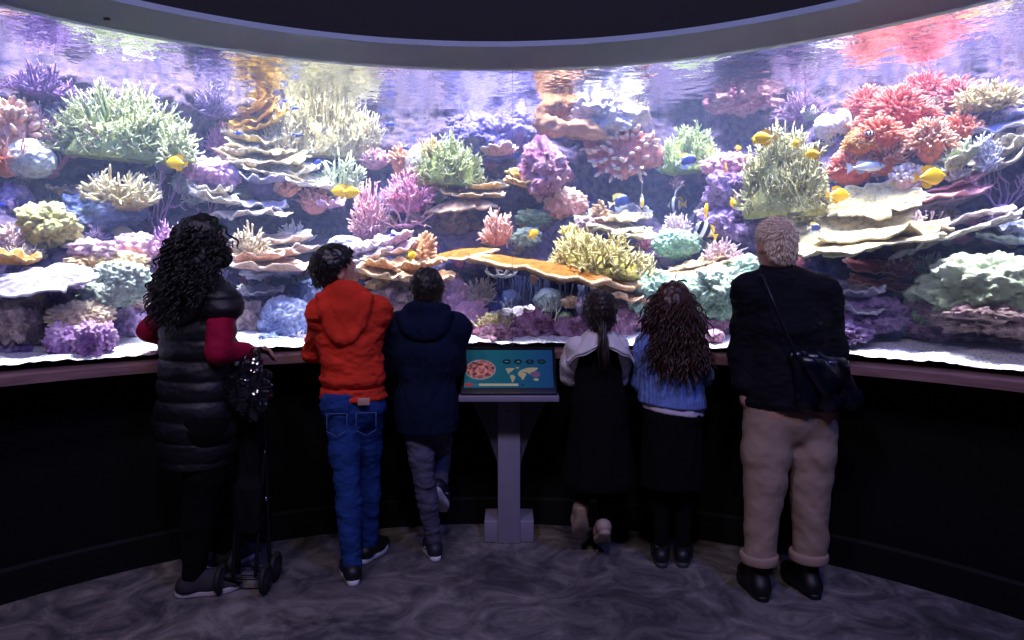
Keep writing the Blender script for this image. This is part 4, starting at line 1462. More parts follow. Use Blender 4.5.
def fish_kinds():
    tang = [(0, .015, -.015), (.08, .06, -.05), (.2, .19, -.16), (.4, .27, -.25), (.6, .25, -.24), (.8, .14, -.14), (.93, .045, -.045), (1, .035, -.035)]
    tail = [(-.30, .03), (-.36, .06), (-.50, .15), (-.47, .0), (-.50, -.15), (-.36, -.06), (-.30, -.03)]
    dors = [(.20, .20), (.10, .33), (-.08, .36), (-.25, .30), (-.27, .10), (-.10, .20)]
    anal = [(.08, -.22), (-.02, -.33), (-.15, -.34), (-.26, -.27), (-.27, -.10), (-.10, -.20)]
    Y = '#f2c400'
    FISH['tang'] = (tang, .075, [Y], [('tail_fin', tail, '#e8b400'), ('dorsal_fin', dors, '#eab800'), ('anal_fin', anal, '#eab800')], None)

    def surg(V, u, C):
        C[(V[:, 2] > .17) | (V[:, 2] < -.17)] = hexlin('#c8d8f4')
        C[(u < .16)] = hexlin('#0c1030')
        C[(u > .9)] = hexlin('#e8d860')
    FISH['surgeon'] = (tang, .075, ['#1c2c7c'], [('tail_fin', tail, '#d8dcf0'), ('dorsal_fin', dors, '#e4d870'), ('anal_fin', anal, '#b8ccf0')], surg)

    def band(V, u, C):
        C[:] = hexlin('#e8ecf4')
        C[((u > .2) & (u < .36)) | ((u > .55) & (u < .76)) | (u < .06)] = hexlin('#0c1024')
        C[u > .82] = hexlin('#f0c818')
    ban = [(0, .012, -.012), (.1, .05, -.05), (.22, .22, -.18), (.42, .32, -.28), (.65, .26, -.26), (.85, .1, -.1), (1, .04, -.04)]
    fil = [(.10, .28), (.06, .44), (-.06, .58), (-.26, .66), (-.46, .62), (-.26, .70), (-.04, .63), (.11, .48), (.16, .27)]
    FISH['banner'] = (ban, .07, ['#e8ecf4'], [('tail_fin', tail, '#f0c818'), ('dorsal_fin', [(-.05, .27), (-.2, .30), (-.32, .16), (-.30, .06), (-.16, .2)], '#f0c818'), ('anal_fin', anal, '#10142c'), ('filament', fil, '#f0f4fc')], band)

    slim = [(0, .01, -.01), (.08, .05, -.045), (.25, .11, -.10), (.5, .13, -.12), (.75, .09, -.08), (.92, .035, -.035), (1, .03, -.03)]

    def silver(V, u, C):
        C[V[:, 2] > .05] = hexlin('#8c98b0')
        C[V[:, 2] < -.05] = hexlin('#e4e8f4')
    FISH['rabbit'] = (slim, .06, ['#b4bcd0'], [('tail_fin', tail, '#a8b0c8'), ('dorsal_fin', [(.2, .1), (.1, .17), (-.2, .15), (-.26, .06), (-.05, .1)], '#8890ac'), ('anal_fin', [(.0, -.1), (-.1, -.16), (-.24, -.13), (-.26, -.05)], '#9aa4bc')], silver)
    chro = [(0, .015, -.015), (.1, .08, -.07), (.3, .18, -.17), (.55, .18, -.17), (.8, .09, -.09), (.93, .04, -.04), (1, .035, -.035)]
    FISH['chromis'] = (chro, .085, ['#2438c8'], [('tail_fin', [(-.30, .03), (-.5, .17), (-.42, 0), (-.5, -.17), (-.30, -.03)], '#2a40d0'), ('dorsal_fin', [(.15, .15), (.0, .26), (-.22, .2), (-.22, .1)], '#1c2ca8'), ('anal_fin', [(.0, -.15), (-.1, -.25), (-.24, -.18), (-.22, -.08)], '#1c2ca8')], None)

    def damsel(V, u, C):
        C[((u > .12) & (u < .3)) | ((u > .45) & (u < .62)) | (u > .8)] = hexlin('#0c1030')
    FISH['damsel'] = (chro, .085, ['#eef2ff'], [('tail_fin', [(-.30, .03), (-.5, .15), (-.42, 0), (-.5, -.15), (-.30, -.03)], '#dfe6ff'), ('dorsal_fin', [(.15, .15), (.0, .26), (-.22, .2), (-.22, .1)], '#0c1030'), ('anal_fin', [(.0, -.15), (-.1, -.25), (-.24, -.18), (-.22, -.08)], '#0c1030')], damsel)
    FISH['dark'] = (chro, .1, ['#1a2050'], FISH['chromis'][3], None)


_FP = {}
FNAME = {'tang': 'yellow_tang', 'surgeon': 'surgeonfish', 'banner': 'bannerfish', 'rabbit': 'rabbitfish', 'chromis': 'blue_chromis', 'damsel': 'striped_damselfish', 'dark': 'dark_damselfish'}
FGROUP = {'tang': 'yellow tangs swimming over the reef', 'surgeon': 'blue surgeonfish', 'banner': 'striped bannerfish', 'chromis': 'small blue damselfish'}


def fish(kind, px, py, wpx, label, yaw=0, pitch=0, gap=.10):
    """wpx: length in pixels if seen side-on; yaw 0 swims right, 180 left, 90 straight away"""
    dg = bpy.context.evaluated_depsgraph_get()
    best = reef_hit(px, py)
    for ox in (-.4, 0, .4):                       # nearest coral behind the fish's outline
        for oy in (-.2, 0, .2):
            v = pix(px + ox * wpx, py + oy * wpx, 1.0) - np.array([0, 0, EYE])
            ok, hit, *_ = SC.ray_cast(dg, Vector((0, 0, EYE)), Vector(v.tolist()).normalized(), distance=8)
            if ok:
                best = min(best, hit.y)
    d = max(ray_r(px, RG + .10), best - (.05 + .12 * abs(math.sin(math.radians(yaw)))))
    L = wpx * d / FPX
    loc = pix(px, py, d)
    if kind not in _FP:
        prof, th, cols, fins, pat = FISH[kind]
        _FP[kind] = [(nm, mesh_data(nm, v[0], v[1], None, nm in ('body', 'eye'), c)) for nm, v, c in fish_parts(1.0, prof, th, cols, fins, pat)]
        for nm, me in _FP[kind]:
            me.materials.append(skin_attr_mat('fish_scales', .4))
    o = empty(FNAME[kind], loc)
    o.scale = (L, L, L)
    o.rotation_euler = (0, math.radians(-pitch), math.radians(yaw))
    for nm, me in _FP[kind]:
        link(nm, me, None, o)
    tag(o, label, 'fish', FGROUP.get(kind))


def build_fish():
    fish_kinds()
    T = 'tang'
    fish(T, 177, 163, 24, 'yellow tang swimming right of the largest green thicket on the left', 172, 5)
    fish(T, 340, 191, 20, 'yellow tang of the close pair above the boy in red, left one', 165, 0)
    fish(T, 350, 192, 20, 'yellow tang of the close pair above the boy in red, right one', 10, 0, .14)
    fish(T, 411, 256, 17, 'yellow tang turned edge-on just above the boy in navy', 62, 8, .2)
    fish(T, 533, 234, 15, 'yellow tang in front of the grey green lobed coral at centre', 30, 25, .2)
    fish(T, 764, 138, 24, 'biggest yellow tang over the top of the cream staghorn bush', 160, 0)
    fish(T, 754, 141, 16, 'yellow tang tucked left against the biggest one above the bush', 70, 0, .14)
    fish(T, 738, 148, 9, 'tiny yellow tang above the pink mushroom dome', 20, 0, .14)
    fish(T, 796, 143, 15, 'yellow tang seen head-on inside the cream staghorn bush', 100, 0, .2)
    fish(T, 814, 154, 18, 'yellow tang at the right edge of the cream staghorn bush', 140, 0, .16)
    fish(T, 838, 195, 26, 'yellow tang swimming right just over the huge cream plate', 8, 0)
    fish(T, 930, 177, 34, 'largest yellow tang, swimming right over the long pink shelf', 4, 4)
    fish(T, 726, 168, 13, 'yellow tang diving in front of the pink mushroom dome', 60, -40, .16)
    fish(T, 706, 211, 20, 'yellow tang seen from behind above the striped bannerfish', 60, 55, .16)
    fish(T, 733, 203, 16, 'narrow yellow tang seen head-on against the dusky ledge', 97, 10, .16)
    fish('surgeon', 620, 202, 26, 'blue surgeonfish over the clam shaped plates', 14, 14, .16)
    fish('surgeon', 686, 161, 24, 'blue surgeonfish under the mint green staghorn', 8, 10, .16)
    fish('surgeon', 814, 228, 18, 'blue surgeonfish half hidden beside the blond head', 20, 0, .24)
    fish('banner', 706, 231, 30, 'striped bannerfish with a yellow tail left of the blond head', 200, 25, .2)
    fish('banner', 677, 205, 28, 'striped bannerfish with long trailing filament over the pink white tuft', 118, 0, .2)
    fish('banner', 642, 203, 30, 'thin bannerfish turned nearly edge-on between surgeonfish and striped one', 82, 0, .16)
    fish('rabbit', 866, 167, 40, 'silver fish swimming right in front of the salmon anemone', 2, 4)
    fish('damsel', 869, 133, 13, 'black and white striped little fish among the red anemones', 10, 0, .16)
    fish('dark', 813, 140, 12, 'dark little fish right of the head-on yellow tang', 40, 0, .16)
    C = 'chromis'
    fish('dark', 298, 135, 12, 'dark round little fish in front of the white thicket', 30, 0, .16)
    fish(C, 238, 133, 10, 'blue little fish left of the dark round one, by the cream plates', 0, 0, .12)
    fish(C, 294, 108, 9, 'blue little fish near the water at the mustard scroll', 20, 0, .12)
    fish(C, 285, 101, 7, 'tiny blue fish just under the water by the mustard scroll', 170, 0, .12)
    fish(C, 317, 162, 10, 'blue little fish beside the mint white staghorn', 10, 20, .12)
    fish(C, 407, 148, 10, 'blue little fish in front of the orange pink soft coral', 170, 0, .12)
    fish(C, 389, 124, 13, 'blue fish skimming above the ivory thicket', 5, 0, .12)
    fish(C, 392, 235, 8, 'tiny blue fish among the pink branches above the boys', 30, 0, .12)
    fish(C, 3, 205, 14, 'blue fish with curved back at the left edge of the tank', 150, 0, .12)
# ------------------------------------------------------------------ people
def rot(yaw, pitch=0, roll=0):
    """columns: right, forward, up. yaw > 0 turns to the left, pitch > 0 looks up, roll > 0 tips to the right"""
    return np.array(Matrix.Rotation(math.radians(yaw), 3, 'Z') @ Matrix.Rotation(math.radians(pitch), 3, 'X') @ Matrix.Rotation(math.radians(roll), 3, 'Y'))


def joints(d0, **k):
    """pixel joints (px, py[, depth]) -> metres"""
    return {n: pix(v[0], v[1], v[2] if len(v) > 2 else d0) for n, v in k.items()}


def add_hand(F, wrist, fwd, palm, s, side, curl=0.35, spread=0.1):
    """palm faces `palm`; side +1 right hand, -1 left hand; four unequal fingers and a thumb from the palm's edge"""
    f, n = unit(fwd), None
    n = unit(np.asarray(palm, float) - f * np.dot(palm, f))
    x = np.cross(f, n)                                   # towards the thumb for a right hand
    t = x * side
    R = np.stack([t, f, n], 1)
    c = wrist + f * .048 * s
    F.rbox(c, np.array([.036, .046, .012]) * s, .011 * s, .012, 'add', R)
    F.cone(wrist - f * .03 * s, wrist + f * .015 * s, .024 * s, .026 * s, .02)
    for i, (off, L) in enumerate(((.028, .070), (.009, .079), (-.010, .073), (-.028, .057))):
        p = wrist + f * (.088 - .004 * abs(i - 1.3)) * s + t * off * s
        dr = unit(f + t * off * spread * 20)
        a = curl * (1 + .12 * i)
        for q in (0.46, 0.31, 0.23):
            dr = unit(dr * math.cos(a) + n * math.sin(a))
            e = p + dr * L * q * s
            F.cone(p, e, .0092 * s, .0082 * s, .004)
            p = e
    p = wrist + f * .026 * s + t * .030 * s
    dr = unit(f * .62 + t * .75 + n * .35)
    for L, r in ((.040, .0125), (.032, .0105), (.024, .009)):
        e = p + dr * L * s
        F.cone(p, e, r * s, r * .9 * s, .008)
        p = e
        dr = unit(dr * .85 + f * .35 + n * .2)


class Person:
    def __init__(self, label, J, head, Rh, build=1.0, foot=None, skin='#b98a72', hands=None, handk=None):
        self.J, self.hs, self.Rh, self.b = J, head, Rh, build
        base = (J['aL'] + J['aR']) / 2
        self.o = empty('person', (0, 0, 0))
        self.loc = np.array([base[0], base[1], 0])
        self.o.location = [float(c) for c in self.loc]
        tag(self.o, label, 'person')
        ax = J['sR'] - J['sL']
        self.right = unit(ax * [1, 1, 0])
        self.fwd = np.array([-self.right[1], self.right[0], 0])
        self.skin = plain('skin_' + skin.strip('#'), skin, .55, .06, 30)
        self.handk = handk or {}
        self.body()

    def add(self, name, vft, mat, parent=None):
        V, F, T = vft
        return mk(name, (np.asarray(V) - self.loc, F, T), mat, parent or self.o)

    def bounds(self, keys, pad):
        P = np.array([self.J[k] for k in keys])
        return P.min(0) - pad, P.max(0) + pad

    def torso(self, F, g, low=0.0, up=1.0, depth=.66):
        """pelvis, waist, chest and shoulders, inflated by g"""
        J, b = self.J, self.b
        P = (J['hL'] + J['hR']) / 2
        S = (J['sL'] + J['sR']) / 2
        hw = np.linalg.norm(J['hR'] - J['hL']) / 2 + .062 * b
        sw = np.linalg.norm(J['sR'] - J['sL']) / 2
        C = P * .28 + S * .72
        Wc = P * .62 + S * .38
        sq = (self.fwd, depth)
        F.cone(P, Wc, hw + g, hw * .9 + g, .05, 'add', sq)
        F.cone(Wc, C, hw * .9 + g, sw * .92 + g, .05, 'add', sq)
        up_ = unit(S - P)
        F.cone(J['sL'] - up_ * .012, J['sR'] - up_ * .012, .052 * b + g, .052 * b + g, .05)
        F.cone(C, S - up_ * .03, sw * .88 + g, sw * .62 + g, .05, 'add', (self.fwd, depth * .9))
        for s in ('L', 'R'):                          # trapezius
            F.cone(J['nb'] - up_ * .02, J['s' + s] * .9 + J['nb'] * .1, .047 * b + g, .046 * b + g, .04)

    def arms(self, F, g, upto=1.0, sides='LR', cuff=1.0):
        J, b = self.J, self.b
        for s in sides:
            F.chain([J['s' + s], J['e' + s]], [.052 * b + g, .041 * b + g], .03)
            e = J['e' + s] + (J['w' + s] - J['e' + s]) * upto
            F.chain([J['e' + s], e], [.041 * b + g, (.027 + .014 * (1 - upto)) * b + g * cuff], .02)

    def legs(self, F, g, upto=1.0, flare=0.0, sides='LR', k=.03):
        J, b = self.J, self.b
        P = (J['hL'] + J['hR']) / 2
        for s in sides:
            a, kn, h = J['a' + s], J['k' + s], J['h' + s]
            e = kn + (a - kn) * upto
            F.chain([h, h * .35 + kn * .65, kn], [.086 * b + g, .066 * b + g, .053 * b + g], k)
            F.chain([kn, kn * .68 + e * .32, e], [.053 * b + g, .052 * b + g * (1 + flare), .036 * b + g * (1 + flare)], .02)
            F.ell(h + np.array([0, 0, .02]) - self.fwd * .045 * b, np.array([.085, .08, .095]) * b + g, .05)   # seat

    def body(self):
        J, b, R, hs = self.J, self.b, self.Rh, self.hs
        lo, hi = self.bounds(J.keys(), .16)
        lo[2] = -.01
        F = Field(lo, hi, .006)
        c = J['hc']
        u = hs / 0.235                                   # head height in units of an adult head
        at = lambda x, y, z: c + R @ (np.array([x, y, z]) * u)
        F.ell(at(0, -.012, .022), np.array([.076, .096, .094]) * u, .02, 'add', R)
        F.ell(at(0, .030, -.045), np.array([.056, .062, .070]) * u, .03, 'add', R)
        F.ell(at(0, .052, -.092), np.array([.030, .026, .022]) * u, .02, 'add', R)      # chin
        F.cone(at(0, .088, .006), at(0, .108, -.030), .009 * u, .014 * u, .012)         # nose
        F.cone(at(-.03, .080, .020), at(.03, .080, .020), .012 * u, .012 * u, .014)     # brow
        for s in (-1, 1):
            F.ell(at(s * .031, .094, .002), np.array([.016, .012, .010]) * u, .008, 'cut', R)
            F.ell(at(s * .079, -.006, -.012), np.array([.009, .020, .032]) * u, .008, 'add', R)
            F.ell(at(s * .086, .0, -.010), np.array([.006, .010, .017]) * u, .005, 'cut', R)
        F.cone(at(-.016, .086, -.060), at(.016, .086, -.060), .009 * u, .009 * u, .008)
        F.cone(at(-.012, .096, -.058), at(.012, .096, -.058), .0016, .0016, .004, 'cut')
        F.cone(at(0, -.015, -.06), J['nb'] - [0, 0, .03], .052 * u * (.9 if b < .95 else 1), .058 * b, .035)
        self.torso(F, -.010)
        self.arms(F, 0)
        self.legs(F, -.004)
        for s, sg in (('L', -1), ('R', 1)):
            k = dict(fwd=J['w' + s] - J['e' + s], palm=(0, 0, -1), curl=.3)
            k.update(self.handk.get(s, {}))
            add_hand(F, J['w' + s], k['fwd'], k['palm'], .92 * b if b > .9 else .98 * b, sg, k['curl'])
            a, t = J['a' + s], J['t' + s]
            F.cone(a, a * .35 + t * .65 - [0, 0, .01], .036 * b, .030 * b, .02)
        self.add('body', F.surface(1), self.skin)
        for s in (-1, 1):
            E, f = ico(2)
            self.add('eye', (E * .0125 * u + at(s * .031, .082, .002), [f], None), plain('eye_white', '#d8d4d0', .2))

    def garment(self, name, build, mat, h=.007, fold=.004, freq=(14, 14, 22), keys=None, pad=.2, cuts=(), extra=None, relax=2, seed=1, parent=None):
        lo, hi = self.bounds(keys or self.J.keys(), pad)
        lo[2] = max(lo[2], .02)
        F = Field(lo, hi, h)
        build(F)
        for p, n in cuts:
            F.plane(p, n)
        V, Q, _ = F.surface(relax)
        N = vnormals(V, Q)
        d = fold * (fbm(V * np.array(freq), 3, seed) + .35 * vnoise(V * np.array(freq) * 4, seed + 5))
        if extra is not None:
            d = d + extra(V, N)
        return self.add(name, (V + N * d[:, None] * np.array([1, 1, .25]), Q, None), mat, parent)

    def shoe(self, side, L, upper, sole, hgt=1.0, pitch=None, stripe=None, high=0.0):
        a, t = self.J['a' + side], self.J['t' + side]
        f = unit(t - a)
        fl = unit(f * [1, 1, 0])
        if pitch is None:
            z = fl
        else:
            z = unit(fl * math.cos(math.radians(pitch)) + np.array([0, 0, math.sin(math.radians(pitch))]))
        x = unit(np.cross(z, [0, 0, 1]))
        upv = np.cross(x, z)
        ground = a - upv * (.085 * self.b if pitch is None else .085 * self.b)
        if pitch is None:
            ground[2] = 0.001
        M = np.eye(4)
        M[:3, 0], M[:3, 1], M[:3, 2] = x, z, upv
        M[:3, 3] = ground
        F = Field((-.08, -.12, -.01), (.08, L, .22), .005)
        w = .036 * L / .25
        F.cone((0, -.035, .042), (0, L * .32, .044), w + .004, w + .008, .03)
        F.cone((0, L * .30, .040), (0.004, L * .66, .030), w + .010, w - .002, .03, 'add')
        F.cone((0, -.02, .05), (0, .01, .085 + high), w + .002, w - .002 + .012 * (high > 0), .03)
        F.cone((0, .02, .075), (0, L * .36, .045), w - .004, w, .03)
        F.plane((0, 0, .018), (0, 0, -1))
        if not high:
            F.ell((0, -.005, .115), (.027, .04, .035), .01, 'cut')
        o = self.add('shoe', xform(F.surface(2), M), upper)
        n = 40
        aa = np.linspace(0, 2 * PI, n, endpoint=False)
        yy = (L * .36) + (L * .5 + .012) * np.sin(aa) - .03
        ww = (w + .012) * np.abs(np.cos(aa)) ** .8 * np.sign(np.cos(aa)) * (1 - .16 * np.cos((yy / L) * 7)) * .95
        lay = [(0.0, .97), (.006, 1.0), (.020, 1.0), (.024, .96)]
        V = np.concatenate([np.stack([ww * s, L * .33 + (yy - L * .33) * s, np.full(n, zz) + .012 * np.clip((yy / L - .55) / .3, 0, 1) ** 2], 1) for zz, s in lay])
        i = np.arange(n)
        j = (i + 1) % n
        Fs = [np.stack([i, j, j + n, i + n], 1) + k * n for k in range(3)] + [i[None, ::-1], (i + 3 * n)[None]]
        so = self.add('sole', xform((V, Fs, None), M), sole, o)
        if stripe is not None:
            for sx in (-1, 1):
                pts = [[(sx * (w + .004), L * .30, .032), (sx * (w + .004), L * .14, .072)], [(sx * (w + .006), L * .42, .032), (sx * (w - .002), L * .24, .074)], [(sx * (w + .003), L * .05, .034), (sx * (w + .008), L * .28, .052)]]
                self.add('stripe', xform(tubes(np.array([spline([p[0], (np.array(p[0]) + p[1]) / 2 + [sx * .004, 0, 0], p[1]], 6) for p in pts]), np.full((3, 6), .0045), 6), M), stripe, o)
        return o


def strands(roots, dirs, L, r, g, curl=0.0, drop=1.0, K=8, S=5, freq=2.5):
    """hair locks: start along dirs, then fall; curl adds a corkscrew"""
    n = len(roots)
    t = np.linspace(0, 1, K)[None, :, None]
    L = np.broadcast_to(np.asarray(L, float), (n,))[:, None, None]
    p = roots[:, None] + dirs[:, None] * L * (t - .5 * drop * t * t) + np.array([0, 0, -1.]) * L * drop * .75 * t * t
    if curl:
        ph = g.uniform(0, 6.28, n)[:, None]
        fr = freq * g.uniform(.8, 1.25, n)[:, None]
        tt = t[..., 0]
        A = unit(np.cross(dirs, [0, 0, 1.]))
        B = unit(np.cross(A, [0, 0, 1.]))
        p = p + curl * (A[:, None] * np.cos(ph + fr * 6.28 * tt)[..., None] + B[:, None] * np.sin(ph + fr * 6.28 * tt)[..., None]) * np.clip(tt * 3, 0, 1)[..., None]
    rad = r * g.uniform(.7, 1.2, (n, 1)) * np.interp(np.linspace(0, 1, K), [0, .15, .75, 1], [.7, 1, .9, .25])[None]
    return tubes(p, rad, S)


def hair_cap(P, face=.035, low=-.06, grow=.012, k=1.0):
    """close hair over the skull, open at the face"""
    c, R, u = P.J['hc'], P.Rh, P.hs / .235
    F = Field(c - .2, c + .2, .005)
    at = lambda x, y, z: c + R @ (np.array([x, y, z]) * u)
    F.ell(at(0, -.014, .024), np.array([.076 + grow, .098 + grow, .096 + grow]) * u, .02, 'add', R)
    F.ell(at(0, -.045, -.04), np.array([.060 + grow * .6, .055 + grow * .6, .062]) * u, .03, 'add', R)
    F.plane(at(0, face, .05), R @ np.array([0, 1, -.75]), .02)
    F.plane(at(0, 0, low), R @ np.array([0, .25, -1]), .02)
    for s in (-1, 1):
        F.ell(at(s * .085, .004, -.018), np.array([.03, .026, .036]) * u, .012, 'cut', R)
    return F, at, u


def short_hair(P, mat, seed, n=420, L=.035, r=.0035, face=.035, low=-.06, grow=.010, whorl=None, lift=.45):
    F, at, u = hair_cap(P, face, low, grow)
    V, Q, _ = F.surface(2)
    N = vnormals(V, Q)
    V = V + N * (.004 * fbm(V * 60, 2, seed))[:, None]
    g = np.random.default_rng(seed)
    i = g.integers(0, len(V), n)
    i = i[(N[i] * (V[i] - P.J['hc'])).sum(1) > .02]
    lc = (V[i] - P.J['hc']) @ P.Rh / u
    i = i[~((np.abs(lc[:, 0]) > .055) & (lc[:, 2] < .03) & (lc[:, 1] > -.045)) & ~((lc[:, 2] < -.03) & (lc[:, 1] > -.03))]
    w = P.J['hc'] + P.Rh @ np.array(whorl if whorl else (0, -.07, .08)) * u
    out = V[i] - w
    tang = unit(out - N[i] * (out * N[i]).sum(1)[:, None])
    d = unit(tang + N[i] * lift + g.normal(0, .22, (len(i), 3)))
    S = strands(V[i] - N[i] * .004, d, g.uniform(.6, 1.2, len(i)) * L, r, g, 0, .25, 5, 4)
    return P.add('hair', merge([(V, Q, None), S]), mat)


def long_hair(P, mat, seed, pts, n=420, r=.008, curl=.014, freq=3, Lr=(.12, .3), grow=.018, face=.03, dirs_back=.5):
    """mass of loose curls: pts = [(centre, radii)] ellipsoids in the head's frame for the fall of hair"""
    F, at, u = hair_cap(P, face, -.12, grow)
    F2 = Field(P.J['hc'] - [.28, .28, .48], P.J['hc'] + [.28, .28, .2], .007)
    F2.ell(at(0, -.016, .026), np.array([.078 + grow, .100 + grow, .098 + grow]) * u, .02, 'add', P.Rh)
    for c, rr in pts:
        F2.ell(at(*c), np.array(rr) * u, .05, 'add', P.Rh)
    F2.plane(at(0, face, .05), P.Rh @ np.array([0, 1, -.6]), .02)
    V, Q, _ = F2.surface(2)
    N = vnormals(V, Q)
    V = V + N * (.010 * fbm(V * np.array([38, 38, 14]), 2, seed))[:, None]
    g = np.random.default_rng(seed)
    i = g.integers(0, len(V), n)
    d = unit(N[i] * .35 + np.array([0, 0, -.8]) + g.normal(0, .18, (n, 3)))
    S = strands(V[i] - N[i] * .012, d, g.uniform(Lr[0], Lr[1], n), r, g, curl, .4, 14, 5, freq)
    return P.add('hair', merge([(V, Q, None), S]), mat)


def hood(P, mat, drop=.16, wid=.10, roll_r=.034, parent=None, seed=3):
    """a hood lying on the back: a thick collar roll and a hanging pouch"""
    J = P.J
    nb, f, r = J['nb'], P.fwd, P.right
    up = np.array([0, 0, 1.])
    F = Field(nb - .26, nb + .2, .006)
    ring = [nb + r * math.sin(a) * (wid * .82) - f * math.cos(a) * wid * .78 + up * (.028 + .016 * math.cos(a)) for a in np.linspace(-2.5, 2.5, 15)]
    F.chain(ring, [roll_r * (.75 + .25 * math.cos(a)) for a in np.linspace(-2.3, 2.3, 15)], .02)
    rim = [nb + r * x * wid * 1.12 - f * (.085 + .02 * (1 - x * x)) + up * (.015 - drop * (1 - abs(x) ** 2.2)) for x in np.linspace(-1, 1, 13)]
    F.chain(rim, [.022] * 13, .03)
    F.ell(nb - f * .085 + up * (-.04), (wid * .95, .05, drop * .62), .04, 'add', np.stack([r, f, up], 1))
    V, Q, _ = F.surface(2)
    N = vnormals(V, Q)
    V = V + N * (.006 * fbm(V * np.array([26, 26, 16]), 3, seed))[:, None]
    return P.add('hood', (V, Q, None), mat, parent)


def tip_hair(name, root, tip):
    m, nt, b = nmat(name)
    at = nd(nt, 'ShaderNodeAttribute', attribute_name='tip')
    nt.links.new(ramp(nt, at.outputs['Fac'], [(0.0, hexlin(root)), (0.55, hexlin(tip))]), b.inputs['Base Color'])
    b.inputs['Roughness'].default_value = .5
    return m


def cloth(name, c, rough=.85, bump=.5, bscale=160, var=.12, scale=9, stretch=None, sheen=0):
    return plain(name, c, rough, var, scale, bump, bscale, 0, .15, sheen, 'Object', stretch)


def build_people():
    Z = np.array([0, 0, 1.])
    # ---------------- woman in a quilted vest
    J = joints(3.04, hc=(206, 246), nb=(200, 292), sL=(176, 303, 3.14), sR=(222, 304, 2.98), eL=(150, 330, 3.22), eR=(218, 352, 2.93), wL=(180, 345, 3.32), wR=(247, 351, 3.06),
               hL=(184, 425, 3.12), hR=(212, 427, 3.02), kL=(212, 490, 3.22), kR=(200, 500, 3.03), aL=(222, 541, 3.32), aR=(194, 572, 3.03), tL=(258, 541, 3.46), tR=(244, 574, 3.10))
    for s in 'LR':
        J['a' + s][2] = .085
        J['t' + s][2] = .03
    P = Person('woman with long black curls in a dark quilted vest over crimson sleeves', J, .232, rot(-48, 4), 1.0, skin='#a87c68',
               handk={'R': dict(fwd=(.8, .6, .02), palm=(.25, -.3, -1), curl=.55), 'L': dict(palm=(0, 0, -1))})
    crim = cloth('crimson_jersey', '#a3123c', .8, .3, 200)
    P.garment('sleeve', lambda F: P.arms(F, .012, .94, 'L'), crim, .006, .003, (20, 20, 26))
    P.garment('sleeve', lambda F: P.arms(F, .012, .94, 'R'), crim, .006, .003, (20, 20, 26))
    vest = plain('quilted_nylon', '#100f16', .55, .15, 8, .2, 40)

    def vest_b(F):
        P.torso(F, .036, depth=.78)
        c = (J['hL'] + J['hR']) / 2
        F.cone(c + Z * .06, c - Z * .16, .172, .158, .05, 'add', (P.fwd, .92))
    quilt = lambda V, N: .016 * np.sqrt(np.abs(np.sin(V[:, 2] * PI / .088 + .3))) * np.clip(1.3 - np.abs(N[:, 2]), 0, 1) - .012
    vo = P.garment('quilted_vest', vest_b, vest, .007, .004, (10, 10, 26), extra=quilt, cuts=[((0, 0, (J['hL'][2] + J['hR'][2]) / 2 - .17), (0, 0, -1))])
    hood(P, vest, .13, .12, .05, vo, 8)
    P.garment('trousers', lambda F: P.legs(F, .014, .97), cloth('black_trousers', '#08080b', .9), .008, .004)
    gs, ws = cloth('grey_knit', '#3a363c', .8), plain('pale_sole', '#b4aab0', .6, .05)
    P.shoe('R', .255, gs, ws)
    P.shoe('L', .255, gs, ws)
    hm = plain('black_hair', '#0a0808', .5, .25, 30)
    long_hair(P, hm, 21, [((0, -.06, -.09), (.125, .10, .14)), ((-.035, -.10, -.15), (.115, .09, .12)), ((.05, -.05, -.13), (.08, .08, .11))], 1000, .0048, .012, 3.0, (.08, .18), .022, .02)
    u = P.hs / .235
    at = lambda x, y, z: J['hc'] + P.Rh @ (np.array([x, y, z]) * u)
    F = Field(J['hc'] - .16, J['hc'] + .16, .005)
    F.ell(at(0, .040, -.06), np.array([.066, .072, .052]) * u, .02, 'add', P.Rh)
    F.plane(at(0, .03, 0), P.Rh @ np.array([0, -1, .1]), .01)
    P.add('face_mask', F.surface(2), cloth('black_mask', '#101014'))
    fr = [spline([at(s * .004, .112, .006), at(s * .02, .112, .018), at(s * .045, .104, .014), at(s * .046, .102, -.006), at(s * .026, .11, -.014), at(s * .006, .112, -.002)], 18) for s in (-1, 1)]
    tm = [spline([at(s * .047, .10, .010), at(s * .078, .06, .010), at(s * .084, .0, .004)], 18) for s in (-1, 1)]
    P.add('glasses', tubes(np.array(fr + tm), np.full((4, 18), .0022), 6), plain('glasses_frame', '#15151a', .3))

    # ---------------- boy in a red hoodie
    J = joints(3.28, hc=(337, 271), nb=(346, 299), sL=(322, 313, 3.27), sR=(376, 312, 3.31), eL=(314, 352, 3.40), eR=(389, 332, 3.50), wL=(338, 352, 3.52), wR=(393, 347, 3.60),
               hL=(341, 405, 3.26), hR=(366, 405, 3.32), kL=(347, 478, 3.20), kR=(368, 470, 3.40), aL=(352, 560, 3.17), aR=(368, 536, 3.40), tL=(345, 556, 3.42), tR=(392, 530, 3.62))
    J['aL'][2] = J['aR'][2] = .078
    J['tL'][2] = J['tR'][2] = .02
    P = Person('boy in a red hoodie and blue jeans looking to the right', J, .222, rot(-60, 4, 3), .88, skin='#c89a84')
    red = cloth('red_fleece', '#e23c28', .9, .5, 220, .12)
    ho = P.garment('hoodie', lambda F: (P.torso(F, .032, depth=.80), P.arms(F, .017, 1.0)), red, .006, .009, (11, 11, 22),
                   cuts=[((0, 0, (J['hL'][2] + J['hR'][2]) / 2 + .03), (0, 0, -1))],
                   extra=lambda V, N: -.007 * np.exp(-((V[:, 2] - J['hL'][2] - .085) / .010) ** 2) + .012 * np.exp(-((V[:, 2] - J['hL'][2] - .12) / .03) ** 2) + .010 * (V[:, 2] < J['hL'][2] + .08))
    hood(P, red, .20, .098, .032, ho, 11)
